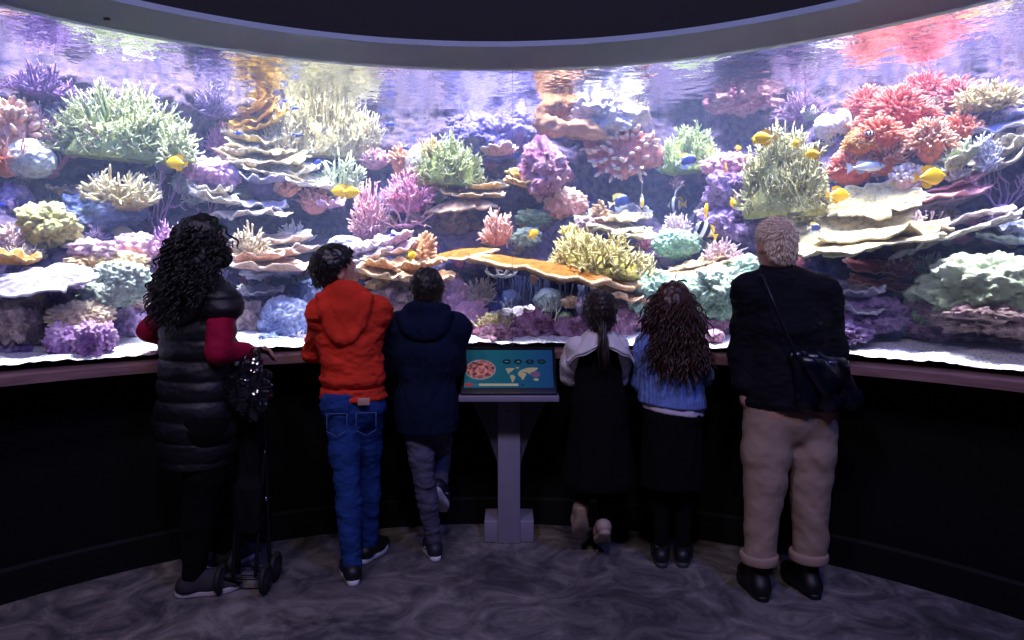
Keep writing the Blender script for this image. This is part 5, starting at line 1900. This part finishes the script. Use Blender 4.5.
    den = cloth('blue_denim', '#24417e', .85, .4, 260, .22, 7)
    jn = P.garment('jeans', lambda F: (P.torso(F, .010, depth=.74), P.legs(F, .010, 1.0, .3)), den, .006, .005, (16, 16, 30),
                   cuts=[((0, 0, (J['hL'][2] + J['hR'][2]) / 2 + .075), (0, 0, 1)), ((0, 0, .055), (0, 0, -1))])
    c = (J['hL'] + J['hR']) / 2
    b = np.stack([P.right, P.fwd, Z], 1)
    M = np.eye(4)
    M[:3, :3] = b
    M[:3, 3] = c - P.fwd * .134 + P.right * .055 + Z * .040
    P.add('patch', xform(box((0, 0, 0), (.055, .006, .034), .002), M), plain('leather_patch', '#c49c8c', .6), jn)
    for s in (-1, 1):                                   # seat pockets stitched on
        M2 = M.copy()
        M2[:3, 3] = c - P.fwd * .136 + P.right * .066 * s - Z * .062
        pk = [(-.045, .05), (.045, .05), (.045, -.03), (0, -.055), (-.045, -.03)]
        ln = np.array([[a, 0, z] for a, z in pk + pk[:1]])
        P.add('pocket', xform(tubes(np.array([np.linspace(ln[i], ln[i + 1], 4) for i in range(5)]), np.full((5, 4), .0022), 5), M2), plain('denim_stitch', '#4a6298', .8), jn)
    bs, wh = plain('black_shoe', '#141418', .5, .1), plain('white_sole', '#d8d4dc', .6, .05)
    P.shoe('L', .225, bs, wh)
    P.shoe('R', .225, bs, wh)
    short_hair(P, plain('dark_hair', '#120d0b', .4, .3, 30), 31, 1500, .034, .0026, .042, -.04, .024, lift=.02)

    # ---------------- boy in a navy hoodie
    J = joints(3.40, hc=(427, 291), nb=(427, 317), sL=(399, 328), sR=(455, 328), eL=(392, 366, 3.46), eR=(454, 366, 3.46), wL=(416, 352, 3.60), wR=(446, 352, 3.60),
               hL=(416, 416), hR=(437, 416), kL=(424, 478, 3.38), kR=(440, 452, 3.62), aL=(434, 537, 3.43), aR=(440, 485, 3.52), tL=(427, 532, 3.62), tR=(440, 510, 3.34))
    J['aL'][2] = .075
    J['tL'][2] = .02
    J['tR'] = J['aR'] + np.array([0.02, .10, -.10])
    P = Person('boy in a dark navy hooded jacket and grey jeans with one heel raised', J, .212, rot(4, 4), .82, skin='#a87c6c')
    nav = cloth('navy_fleece', '#101a33', .9, .4, 200, .12)
    ho = P.garment('hooded_jacket', lambda F: (P.torso(F, .036, depth=.80), P.arms(F, .026, 1.0), F.cone((J['hL'] + J['hR']) / 2 + Z * .05, (J['hL'] + J['hR']) / 2 - Z * .06, .158, .150, .05, 'add', (P.fwd, .8))),
                   nav, .007, .007, (12, 12, 9), cuts=[((0, 0, J['hL'][2] - .075), (0, 0, -1))])
    hood(P, nav, .10, .105, .036, ho, 15)
    P.garment('jeans', lambda F: P.legs(F, .007, 1.0, .2), cloth('grey_denim', '#57566a', .85, .4, 260, .2, 7), .006, .005, (18, 18, 34), cuts=[((0, 0, .055), (0, 0, -1))])
    ss, wst = plain('navy_trainer', '#1b2030', .55, .1), plain('white_stripe', '#d4d2da', .5, .04)
    P.shoe('L', .21, ss, wh, stripe=wst)
    P.shoe('R', .21, ss, wh, pitch=-48, stripe=wst)
    short_hair(P, plain('brown_hair', '#1d1411', .45, .3, 30), 41, 1500, .028, .0026, .04, -.07, .014, lift=.04)

    # ---------------- girl with a big white collar
    J = joints(3.38, hc=(600, 313), nb=(600, 338), sL=(577, 347), sR=(618, 347), eL=(571, 376, 3.46), eR=(619, 378, 3.46), wL=(585, 362, 3.60), wR=(612, 362, 3.60),
               hL=(588, 425), hR=(610, 425), kL=(589, 480, 3.42), kR=(609, 484, 3.42), aL=(580, 508, 3.42), aR=(603, 524, 3.40), tL=(582, 552, 3.56), tR=(606, 552, 3.54))
    J['tL'] = J['aL'] + [0, .10, -.08]
    J['tR'] = J['aR'] + [0, .12, -.05]
    P = Person('girl with a dark ponytail, wide white collar and black pinafore', J, .208, rot(2, 4), .76, skin='#a87c6c')
    wb = cloth('white_cotton', '#e4dcdc', .85, .3, 120, .06)
    for s in 'LR':
        P.garment('puff_sleeve', lambda F: (F.chain([J['s' + s], J['s' + s] * .45 + J['e' + s] * .55, J['e' + s]], [.056, .066, .052], .02), F.chain([J['e' + s], J['w' + s]], [.046, .030], .02)), wb, .006, .008, (20, 20, 7), seed=4)
    blk = cloth('black_wool', '#0a0a0d', .9, .3, 150)

    def pin(F):
        P.torso(F, .014, depth=.74)
        c = (J['hL'] + J['hR']) / 2
        F.cone(c + Z * .10, c - Z * .26, .125, .185, .05, 'add', (P.fwd, .8))
    P.garment('pinafore', pin, blk, .008, .006, (16, 16, 4), cuts=[((0, 0, J['hL'][2] - .30), (0, 0, -1)), (J['nb'] + P.right * .055, P.right * .85 + Z * .5), (J['nb'] - P.right * .055, -P.right * .85 + Z * .5)])
    P.garment('blouse', lambda F: P.torso(F, -.003, depth=.70), wb, .007, .005, (18, 18, 9), cuts=[((0, 0, J['hL'][2] + .06), (0, 0, -1))])
    P.garment('leggings', lambda F: P.legs(F, .004, 1.0), blk, .007, .002)
    # collar: two rounded leaves lying on the shoulders
    for s in (-1, 1):
        n_a, n_r = 30, 9
        A, R_ = np.meshgrid(np.linspace(.10, 2.55, n_a), np.linspace(0, 1, n_r), indexing='ij')
        rin, rout = .046, .046 + .150 * np.minimum(1, np.minimum((A - .10) / .25, (2.55 - A) / .3) ** .5)
        rr = rin + (rout - rin) * R_
        x, y = s * np.sin(A) * rr * .86, -np.cos(A) * rr * .80
        z = .050 - .050 * R_ - .085 * R_ ** 2 * np.abs(np.sin(A)) ** 2 - .03 * R_ ** 2 + .006 * np.sin(A * 9) * R_
        W = J['nb'] + x[..., None] * P.right + y[..., None] * P.fwd + z[..., None] * Z
        top = W.reshape(-1, 3)
        N = len(top)
        q = np.stack([(np.arange(n_a - 1)[:, None] * n_r + np.arange(n_r - 1)[None]).ravel() + k for k in (0, 1, n_r + 1, n_r)], 1)
        bd = np.concatenate([np.arange(n_r), np.arange(1, n_a) * n_r + n_r - 1, (n_a - 1) * n_r + np.arange(n_r - 2, -1, -1), np.arange(n_a - 2, 0, -1) * n_r])
        b2 = np.roll(bd, -1)
        P.add('collar', (np.concatenate([top, top - Z * .010]), [q, q[:, ::-1] + N, np.stack([bd, b2, b2 + N, bd + N], 1)], None), wb)
    ps = plain('pale_shoe', '#b09c8c', .6, .15, 20)
    P.shoe('L', .20, ps, ps, pitch=-60)
    P.shoe('R', .20, ps, ps, pitch=-34)
    hm = plain('dark_brown_hair', '#241613', .45, .3, 30)
    ha = short_hair(P, hm, 51, 900, .045, .0022, .05, -.085, .014, whorl=(0, .06, .09), lift=.0)
    g = np.random.default_rng(6)
    root = J['hc'] + P.Rh @ np.array([0, -.104, -.035]) * P.hs / .235
    n = 110
    T = strands(root + g.normal(0, .007, (n, 3)), unit(np.array([0, -.45, -.9]) + g.normal(0, .07, (n, 3))), g.uniform(.13, .20, n), .0042, g, .004, .7, 12, 5, 1.2)
    P.add('ponytail', T, hm, ha)
    P.add('hair_tie', tube([root + [0, -.012 + .018 * math.cos(a) * .3, 0] + .017 * np.array([math.cos(a), 0, math.sin(a)]) for a in np.linspace(0, 6.3, 20)], .005, 6), plain('hair_tie', '#1c1420', .6), ha)

    # ---------------- girl in a blue cardigan
    J = joints(3.36, hc=(673, 306), nb=(672, 334), sL=(648, 346), sR=(694, 346), eL=(641, 380, 3.42), eR=(702, 376, 3.42), wL=(652, 358, 3.58), wR=(690, 358, 3.58),
               hL=(660, 420), hR=(684, 420), kL=(661, 482, 3.38), kR=(684, 482, 3.38), aL=(661, 541, 3.36), aR=(683, 541, 3.36), tL=(658, 545, 3.58), tR=(686, 545, 3.58))
    for s in 'LR':
        J['a' + s][2] = .075
        J['t' + s][2] = .02
    P = Person('girl with long wavy brown hair in a ribbed blue cardigan', J, .215, rot(-6, 4), .80, skin='#a87c6c')
    rib = lambda V, N: .0022 * np.sin(((V - J['nb']) @ P.right) * 2 * PI / .016)
    knit = cloth('blue_knit', '#7088c8', .9, .35, 220, .1)
    hc_ = (J['hL'] + J['hR']) / 2
    P.garment('cardigan', lambda F: (P.torso(F, .022, depth=.74), P.arms(F, .020, 1.0), F.cone(hc_ + Z * .20, hc_ + Z * .02, .145, .174, .05, 'add', (P.fwd, .80))),
              knit, .006, .004, (14, 14, 20), extra=rib, cuts=[((hc_[0], 0, hc_[2] + .075), (-.10, 0, -1))])
    P.garment('shirt', lambda F: F.cone(hc_ + Z * .14, hc_ + Z * .02, .140, .158, .05, 'add', (P.fwd, .80)), cloth('white_shirt', '#d8ccdc', .85, .2, 120, .05), .006, .004, (20, 20, 8),
              cuts=[((hc_[0], 0, hc_[2] + .042), (-.14, 0, -1)), ((hc_[0], 0, hc_[2] + .105), (.1, 0, 1))], keys=['hL', 'hR', 'nb'])

    def skirt(F):
        F.cone(hc_ + Z * .06, hc_ - Z * .30, .140, .160, .05, 'add', (P.fwd, .85))
    P.garment('skirt', skirt, blk, .008, .008, (18, 18, 3), cuts=[((0, 0, J['hL'][2] - .32), (0, 0, -1)), ((0, 0, J['hL'][2] + .065), (0, 0, 1))])
    P.garment('leggings', lambda F: P.legs(F, .003, 1.0), blk, .007, .002)
    P.shoe('L', .21, bs, plain('grey_sole', '#3c3c46', .6))
    P.shoe('R', .21, bs, plain('grey_sole', '#3c3c46', .6))
    long_hair(P, plain('wavy_brown_hair', '#3a2018', .4, .35, 30), 61, [((0, -.055, -.07), (.110, .085, .13)), ((.01, -.085, -.17), (.125, .075, .105)), ((.02, -.09, -.22), (.10, .06, .07))], 900, .0042, .008, 2.2, (.10, .2), .016, .03)

    # ---------------- blond adult with a shoulder bag
    J = joints(3.06, hc=(774, 245), nb=(779, 276), sL=(750, 292, 3.05), sR=(822, 294, 3.07), eL=(744, 350, 3.10), eR=(831, 350, 3.10), wL=(747, 399, 3.04), wR=(806, 350, 3.22),
               hL=(771, 412, 3.05), hR=(809, 412, 3.06), kL=(764, 478, 3.03), kR=(812, 478, 3.04), aL=(758, 562, 3.03), aR=(808, 562, 3.05), tL=(742, 560, 3.24), tR=(786, 565, 3.24))
    for s in 'LR':
        J['a' + s][2] = .09
        J['t' + s][2] = .02
    P = Person('adult with cropped blond hair, black jacket and beige rolled up trousers', J, .225, rot(14, -2), 1.04, skin='#bf9080',
               handk={'L': dict(fwd=(.15, .25, -1), palm=(1, 0, 0), curl=.25), 'R': dict(palm=(0, 0, -1))})
    jk = cloth('black_jacket_cloth', '#11121a', .85, .3, 160, .12)
    jo = P.garment('jacket', lambda F: (P.torso(F, .030, depth=.74), P.arms(F, .026, 1.0, 'R', .9), P.arms(F, .024, .70, 'L', .9), F.cone((J['hL'] + J['hR']) / 2 + Z * .12, (J['hL'] + J['hR']) / 2 + Z * .0, .205, .215, .05, 'add', (P.fwd, .80))),
                   jk, .007, .008, (9, 9, 16), cuts=[((0, 0, J['hL'][2] + .03), (0, 0, -1))])
    nb = J['nb']
    ring = [nb + P.right * math.sin(a) * .068 - P.fwd * (math.cos(a) * .062) + Z * (.020 - .012 * math.cos(a)) for a in np.linspace(-2.5, 2.5, 25)]
    P.add('jacket_collar', tube(ring, .020, 10, 1.6), jk, jo)
    ch = cloth('beige_chino', '#a38c7c', .85, .3, 200, .08)

    def chino(F):
        P.torso(F, .020, depth=.78)
        for s in 'LR':
            a, k, h = J['a' + s], J['k' + s], J['h' + s]
            cf = k + (a - k) * .86
            F.chain([h + Z * .02, h * .4 + k * .6, k, cf], [.122, .108, .090, .068], .022, (P.fwd, .95))
        F.rbox((J['hL'] + J['hR']) / 2 - P.fwd * .02 + Z * .0, (.14, .085, .07), .06, .04, 'add', np.stack([P.right, P.fwd, Z], 1))
    cz = J['aL'][2] + .055
    zc = (J['hL'][2] + J['hR'][2]) / 2
    wr = lambda V, N: .009 * vnoise(np.stack([V[:, 0] * 4, V[:, 1] * 4, V[:, 2] * 13 + np.abs(V[:, 0] - J['hL'][0]) * 16], 1), 77) * np.clip((zc - V[:, 2]) * 4, 0, 1)
    tr = P.garment('trousers', chino, ch, .007, .0035, (8, 8, 10), extra=wr, cuts=[((0, 0, zc + .10), (0, 0, 1)), ((0, 0, cz), (0, 0, -1))], pad=.24)
    for s in 'LR':
        k, a = J['k' + s], J['a' + s]
        F = Field(a - .14, a + .16, .006)
        f = k + (a - k) * .86
        F.cone(np.array([f[0], f[1], cz + .022]), np.array([f[0], f[1], cz + .022 + 1e-4]), .084, .084, .005)
        F.plane((0, 0, cz + .044), (0, 0, 1), .006)
        F.plane((0, 0, cz), (0, 0, -1), .006)
        P.add('turned_up_cuff', F.surface(2), ch, tr)
    bt = plain('black_boot', '#0b0b0e', .5, .1)
    P.shoe('L', .27, bt, bt, high=.05)
    P.shoe('R', .27, bt, bt, high=.05)
    short_hair(P, tip_hair('blond_hair', '#b89c80', '#fae8d0'), 71, 2400, .026, .0022, .03, -.075, .008, whorl=(.005, -.085, .055), lift=.5)

    # the shoulder bag hangs from the strap at the right hip
    bag = empty('shoulder_bag', pix(824, 400, 2.93))
    tag(bag, 'black leather shoulder bag slung across the back of the blond adult', 'bag')
    o0 = pix(824, 400, 2.93)
    px3 = lambda x, y, d: pix(x, y, d) - o0
    F = Field((-.20, -.12, -.08), (.20, .12, .24), .005)
    top = [px3(797, 357, 2.90), px3(815, 360, 2.90), px3(838, 366, 2.93)]
    bot = [px3(804, 400, 2.90), px3(830, 403, 2.90), px3(852, 399, 2.96)]
    for a, b_ in ((top[0], bot[0]), (top[1], bot[1]), (top[2], bot[2]), (top[0], top[2]), (bot[0], bot[2]), (top[1], bot[2]), (top[1], bot[0])):
        F.cone(a, b_, .030, .040, .03)
    V, Q, _ = F.surface(2)
    N = vnormals(V, Q)
    V = V + N * (.004 * fbm(V * np.array([10, 10, 7]), 2, 4))[:, None]
    lea = plain('black_leather', '#0d0f1c', .22, .1, 20, .12, 50)
    mk('bag_body', (V, Q, None), lea, bag)
    fl = np.array([px3(797, 356, 2.855), px3(814, 357, 2.85), px3(838, 365, 2.875), px3(846, 380, 2.90), px3(838, 398, 2.875), px3(826, 401, 2.85), px3(812, 380, 2.845)])
    c = fl.mean(0) + [0, -.012, 0]
    mid = (fl + c) / 2 + [0, -.006, 0]
    n = len(fl)
    i = np.arange(n)
    j = (i + 1) % n
    Vt = np.concatenate([fl, mid, c[None]])
    Vb = Vt + [0, .010, 0]
    m = len(Vt)
    tri = np.stack([i + n, j + n, np.full(n, 2 * n)], 1)
    qd = np.stack([i, j, j + n, i + n], 1)
    mk('flap', (np.concatenate([Vt, Vb]), [qd, tri, qd[:, ::-1] + m, tri[:, ::-1] + m, np.stack([i, j, j + m, i + m], 1)[:, ::-1]], None), lea, bag)
    st = spline([px3(762, 276, 2.955), px3(772, 300, 2.88), px3(784, 328, 2.86), px3(797, 357, 2.862)], 30)
    mk('strap', tube(st, .011, 8, .35), plain('strap_leather', '#1c1e2c', .4), bag)
    st2 = spline([px3(762, 276, 2.955), px3(757, 281, 3.08), px3(768, 320, 3.22), px3(800, 350, 3.2), px3(846, 376, 3.05), px3(842, 370, 2.95)], 30)
    mk('strap', tube(st2, .011, 8, .35), plain('strap_leather', '#1c1e2c', .4), bag)
    M = np.eye(4)
    M[:3, 3] = px3(833, 363, 2.872)
    mk('metal_tag', xform(box((0, 0, 0), (.034, .006, .012), .002), M), plain('tag_metal', '#a8acc8', .3, .05, 9, 0, 60, 1.0), bag)


def build_gear():
    # folded stroller standing upright between the woman and the wall, its handles under her hand
    o0 = pix(252, 400, 3.14)
    o0[2] = 0
    blk = plain('black_tube', '#101014', .35, .05)
    fab = cloth('stroller_cloth', '#0c0c10', .8, .4, 120)
    met = plain('rivet_metal', '#c8c8d0', .25, .03, 9, 0, 60, 1.0)
    st = empty('folded_stroller', o0)
    tag(st, 'black folded stroller standing upright beside the woman in the vest', 'stroller')
    for s in (-1, 1):
        p = spline([(s * .075, .02, .07), (s * .062, .02, .4), (s * .05, .02, .78), (s * .045, .0, .95), (s * .045, -.05, 1.0), (s * .045, -.085, .985)], 40)
        t = mk('frame_tube', tube(p, .0095, 10), blk, st)
        mk('grip', tube(p[31:], .015, 12), plain('foam_grip', '#18181c', .8), t)
        mk('frame_tube', tube(spline([(s * .05, -.09, .07), (s * .055, -.05, .36), (s * .06, .0, .62)], 20), .0085, 10), blk, st)
        mk('rivet', xform(disc((0, 0), .011, -.008, .008, 14), Matrix.Translation((s * .062, .002 if s > 0 else .0, .40 - .012 * s)) @ Matrix.Rotation(0, 4, 'X')), met, st)
        for y in (.03, -.10):
            M = Matrix.Translation((s * .098, y, .066)) @ Matrix.Rotation(PI / 2, 4, 'Z')
            a = np.linspace(0, 2 * PI, 30)
            w = mk('wheel', xform(tube([(.052 * math.cos(q), 0, .052 * math.sin(q)) for q in a], .0135, 10), M), plain('tyre', '#141416', .7), st)
            mk('hub', xform(disc((0, 0), .042, -.010, .010, 20), M), plain('hub_plastic', '#2a2a30', .4), w)
    for z in (.30, .66):
        mk('cross_bar', tube([(-.062, .0, z), (0, -.012, z + .01), (.062, .0, z)], .008, 8), blk, st)
    mk('axle', tube([(-.1, .03, .066), (.1, .03, .066)], .006, 8), blk, st)
    mk('axle', tube([(-.1, -.10, .066), (.1, -.10, .066)], .006, 8), blk, st)
    F = Field((-.12, -.14, .16), (.12, .12, .86), .007)
    F.rbox((0, -.02, .50), (.052, .036, .28), .03, .03)
    F.rbox((0, -.045, .36), (.06, .04, .12), .03, .03)
    V, Q, _ = F.surface(2)
    N = vnormals(V, Q)
    V = V + N * (.013 * fbm(V * np.array([24, 24, 6]), 3, 3))[:, None]
    mk('folded_seat', (V, Q, None), fab, st)
    # crumpled glossy bag hanging on the handles
    b0 = pix(250, 388, 2.98)
    bag = empty('plastic_bag', b0)
    tag(bag, 'crumpled glossy black bag hanging from the stroller handles by the woman hand', 'bag')
    V, f = ico(5)
    V = V * [.10, .06, .12]
    w = worley(V * 17, 5)
    w2 = worley(V * 34, 15)
    V = V * (1 + .55 * (.5 - w) + .22 * (.5 - w2) + .16 * fbm(V * 11, 2, 8))[:, None]
    V[:, 2] -= .012
    gl = plain('glossy_film', '#16161c', .10, .05, 9, 0, 60, 0, .9)
    mk('bag_body', (V, [f], None), gl, bag, smooth=False)
    for s in (-1, 1):
        mk('handle_loop', tube(spline([(s * .045, 0, .07), (s * .03, .03, .135), (s * .012, .07, .165), (s * .02, .10, .155)], 16), .006, 6), gl, bag)


# ------------------------------------------------------------------ information stand
def build_kiosk():
    base = pix(509, 538, 3.60)
    k = empty('information_stand', (base[0], base[1], 0))
    tag(k, 'grey information stand with a tilted touch screen on a single post', 'display stand')
    steel = plain('grey_steel', '#8d8698', .45, .06, 14, .1, 60)
    dark = plain('screen_bezel', '#0d0e14', .3, .05)
    mk('base_plate', box((0, .10, .058), (.262, .19, .116), .006), steel, k)
    mk('post', box((0, .03, .44), (.118, .075, .88), .004), steel, k)
    mk('screw', xform(disc((0, 0), .006, -.003, .003, 12), Matrix.Translation((0, -.009, .70))), plain('screw_head', '#2a2830', .4), k)
    # curved gussets between post and desk
    gus = plain('gusset_plate', '#444150', .4, .08)
    for s in (-1, 1):
        a = [(s * .058, .79), (s * .235, .79)] + [(s * (.058 + .177 * (1 - math.sin(t)) ** 1.25), .79 - .40 * math.sin(t) ** 1.15) for t in np.linspace(.12, PI / 2, 12)]
        if s > 0:
            a = a[::-1]
        mk('gusset', prism(a, .022, .030), gus, k, smooth=False)
    mk('desk_rail', box((0, -.13, .800), (.50, .17, .030), .004), steel, k)
    # tilted screen
    T = empty('screen_pivot')
    bpy.data.objects.remove(T)
    z0, z1, y0, y1 = .822, 1.032, -.20, .02
    ang = math.atan2(z1 - z0, y1 - y0)
    H = math.hypot(z1 - z0, y1 - y0)
    W = .485
    Rm = Matrix.Translation((0, (y0 + y1) / 2, (z0 + z1) / 2)) @ Matrix.Rotation(ang - PI / 2, 4, 'X')     # local: x right, z up the slope, -y out of the screen
    sc = mk('touch_screen', xform(box((0, .014, 0), (W, .034, H), .005), Rm), dark, k)

    def scr(name, vft, c, e=.6, ly=0.0, mat=None):
        m = mat
        if m is None:
            m, nt, b = nmat('screen_' + name)
            cc = hexlin(c)
            b.inputs['Base Color'].default_value = rgba(cc * .3)
            b.inputs['Emission Color'].default_value = rgba(cc)
            b.inputs['Emission Strength'].default_value = e * .5
            b.inputs['Roughness'].default_value = .25
        return mk(name, xform(vft, Rm @ Matrix.Translation((0, -ly, 0))), m, sc, smooth=False)
    w2, h2 = W * .93, H * .80
    # display background: teal to blue, lit
    m, nt, b = nmat('screen_picture')
    tc = nd(nt, 'ShaderNodeTexCoord')
    sp = nd(nt, 'ShaderNodeSeparateXYZ')
    nt.links.new(tc.outputs['Generated'], sp.inputs[0])
    o = ramp(nt, sp.outputs[0], [(0.0, hexlin('#2c7c80')), (.45, hexlin('#237074')), (1.0, hexlin('#20507a'))])
    nt.links.new(o, b.inputs['Base Color'])
    nt.links.new(o, b.inputs['Emission Color'])
    b.inputs['Emission Strength'].default_value = .12
    b.inputs['Roughness'].default_value = .25
    scr('display', box((0, 0, 0.004), (w2, .004, h2)), None, mat=m, ly=.004)
    X = lambda u: (u - .5) * w2
    Y = lambda v: (.5 - v) * h2 + .004
    L = .0065
    # coral picture in a ring
    scr('picture_ring', disc((X(.175), Y(.53)), .079, -.0005, .0005, 48, .064), '#b8c4c8', .45, L)
    m, nt, b = nmat('screen_coral_picture')
    o = ramp(nt, noise_tex(nt, 60, 5), [(.38, hexlin('#3c2430')), (.5, hexlin('#8a4a48')), (.62, hexlin('#b87868'))])
    nt.links.new(o, b.inputs['Base Color'])
    nt.links.new(o, b.inputs['Emission Color'])
    b.inputs['Emission Strength'].default_value = .45
    scr('coral_picture', disc((X(.175), Y(.53)), .074, -.0005, .0005, 48, .059), None, mat=m, ly=L + .0012)
    for i, u in enumerate((.475, .605, .74, .875)):
        ic = scr('icon', disc((X(u), Y(.32)), .0215, -.0005, .0005, 28, .0165), '#153c4c', .35, L)
        sh = [disc((X(u), Y(.32)), .012, -.0005, .0005, 12, .004), prism([(X(u) - .012, Y(.32) - .006), (X(u) + .012, Y(.32) - .006), (X(u) + .004, Y(.32) + .006), (X(u) - .003, Y(.32) + .001)], -.0005, .0005),
              disc((X(u), Y(.32)), .010, -.0005, .0005, 6, .008), prism([(X(u) - .012, Y(.32)), (X(u), Y(.32) - .007), (X(u) + .012, Y(.32)), (X(u), Y(.32) + .007)], -.0005, .0005)][i]
        scr('icon_sign', sh, '#6f9aa0' if i < 2 else '#2c6070', .4, L + .0012)
    # world map
    land = [[(.46, .50), (.52, .49), (.565, .50), (.545, .545), (.53, .58), (.50, .62), (.505, .655), (.485, .62), (.475, .56)],
            [(.515, .68), (.545, .67), (.575, .72), (.565, .78), (.545, .86), (.535, .88), (.53, .80), (.515, .73)],
            [(.575, .475), (.615, .465), (.61, .495), (.585, .505)],
            [(.605, .60), (.64, .54), (.70, .49), (.77, .475), (.83, .485), (.825, .52), (.80, .56), (.785, .60), (.77, .64), (.755, .60), (.735, .655), (.715, .62), (.69, .60), (.655, .59), (.62, .615)],
            [(.60, .635), (.62, .61), (.655, .60), (.69, .625), (.70, .665), (.68, .72), (.665, .79), (.65, .80), (.635, .73), (.61, .69)],
            [(.775, .775), (.80, .755), (.83, .765), (.835, .81), (.81, .825), (.78, .81)],
            [(.755, .70), (.79, .69), (.82, .72), (.79, .735)]]
    for q in land:
        pts = [(X(a), Y(b_)) for a, b_ in q]
        ar = sum(pts[i][0] * pts[(i + 1) % len(pts)][1] - pts[(i + 1) % len(pts)][0] * pts[i][1] for i in range(len(pts)))
        scr('map_land', prism(pts if ar > 0 else pts[::-1], -.0005, .0005), '#cbbf9c', .5, L)
    scr('map_region', disc((X(.80), Y(.66)), .024, -.0005, .0005, 20, .02), '#8a6a9c', .45, L + .0012)
    scr('red_button', box((X(.055), 0, Y(.92)), (.040, .001, .016)), '#d8404c', .6, L)
    scr('small_sign', box((X(.125), 0, Y(.93)), (.018, .001, .010)), '#5c8ca8', .5, L)
    scr('caption_strip', box((X(.385), 0, Y(.925)), (.198, .001, .014)), '#d8cdb4', .55, L)
    scr('small_sign', box((X(.655), 0, Y(.93)), (.016, .001, .008)), '#1c4c74', .4, L)

    # small clip under the soffit, upper left
    c = pix(107, 19, 2.92)
    o = mk('soffit_clip', box((0, 0, 0), (.026, .014, .012), .003), plain('clip_black', '#0c0c0e', .4), None, c)
    tag(o, 'tiny black clip fixed under the pale soffit at the upper left', 'clip')
# ------------------------------------------------------------------ light and camera
def area(name, loc, target, size, power, color, shape='RECTANGLE', sy=None, spread=None):
    l = bpy.data.lights.new(name, 'AREA')
    l.shape = shape
    l.size = size
    l.size_y = sy or size
    l.energy = power
    l.color = color
    if spread:
        l.spread = math.radians(spread)
    o = bpy.data.objects.new(name, l)
    COL.objects.link(o)
    o.location = [float(c) for c in loc]
    d = Vector([float(t - s) for s, t in zip(loc, target)])
    o.rotation_euler = d.to_track_quat('-Z', 'Y').to_euler()
    return o


def build_lights():
    def tank_and_fill_lamp(px, t, p, col, size=0.35, back=0.15, z=5.2, spread=62):
        th = math.atan2((px - CX) / FPX * ray_r(px, RG + t) - RC[0], ray_r(px, RG + t) - RC[1])
        a = cyl(np.array(th), np.array(RG + t), z)
        b = cyl(np.array(th), np.array(RG + t + back), 1.2)
        area('tank_and_fill_lamp', a, b, size, p, col, spread=spread)
    for px, p, col in ((-60, 26, (1, .84, .80)), (60, 30, (1, .95, .78)), (180, 26, (1, .93, .80)), (300, 44, (1, .95, .72)), (420, 30, (1, .94, .75)), (520, 26, (.82, .74, 1)),
                       (615, 46, (1, .94, .84)), (740, 28, (1, .93, .78)), (860, 36, (1, .88, .78)), (960, 32, (1, .85, .80)), (1090, 28, (1, .88, .84))):
        tank_and_fill_lamp(px, 0.5, p * LAMP, col)
    for px in (0, 150, 280, 400, 520, 660, 780, 900, 1030):  # added blue fill lamps along the glass, to tint the reef's shaded hollows
        tank_and_fill_lamp(px, 0.10, BLUE_FILL, (0.13, 0.27, 1.0), 0.25, 0.65, 3.1, 100)
    # the room's own dim lamps, high behind the visitors
    area('room_lamp', (-1.6, -0.4, 5.0), (-0.9, 2.6, 0.3), 0.5, 36 * ROOM, (0.72, 0.58, 1.0))
    area('room_lamp', (1.9, -0.3, 5.0), (1.3, 2.5, 0.3), 0.5, 50 * ROOM, (0.20, 0.26, 1.0))
    area('room_lamp', (0.1, -0.6, 5.0), (0.1, 2.4, 0.5), 0.5, 29 * ROOM, (1.0, 0.84, 0.92))


def build_camera():
    c = bpy.data.cameras.new('camera')
    c.sensor_width = 36
    c.lens = FPX / 1024 * 36
    c.shift_y = (HY - 320) / 1024
    c.clip_start = 0.05
    o = bpy.data.objects.new('camera', c)
    COL.objects.link(o)
    o.location = (0, 0, EYE)
    o.rotation_euler = (PI / 2, 0, 0)
    SC.camera = o
    w = bpy.data.worlds.new('world')
    SC.world = w
    w.use_nodes = True
    w.node_tree.nodes['Background'].inputs[0].default_value = (0.02, 0.02, 0.04, 1)
    w.node_tree.nodes['Background'].inputs[1].default_value = 0.3
    v = SC.view_settings
    v.view_transform = 'Standard'
    v.look = 'None'
    v.gamma = 1
    v.use_curve_mapping = False
    v.exposure = EXPO
    cy = SC.cycles
    cy.max_bounces = 10
    cy.transparent_max_bounces = 24
    cy.diffuse_bounces = 3
    cy.glossy_bounces = 4
    cy.volume_bounces = 1
    cy.caustics_reflective = False
    cy.caustics_refractive = False
    cy.sample_clamp_indirect = 8
    cy.use_denoising = True
# ------------------------------------------------------------------ build
WATER_VOLUME = 0.10
LAMP, ROOM, EXPO, BLUE_FILL = 1.25, 1.5, 0.0, 9
build_reef_wall()
build_corals()
NMAIN = len(REEF)
build_roots()
build_fillers()
bpy.context.view_layer.update()
build_fish()
build_setting()
build_lights()
build_camera()
build_people()
build_gear()
build_kiosk()
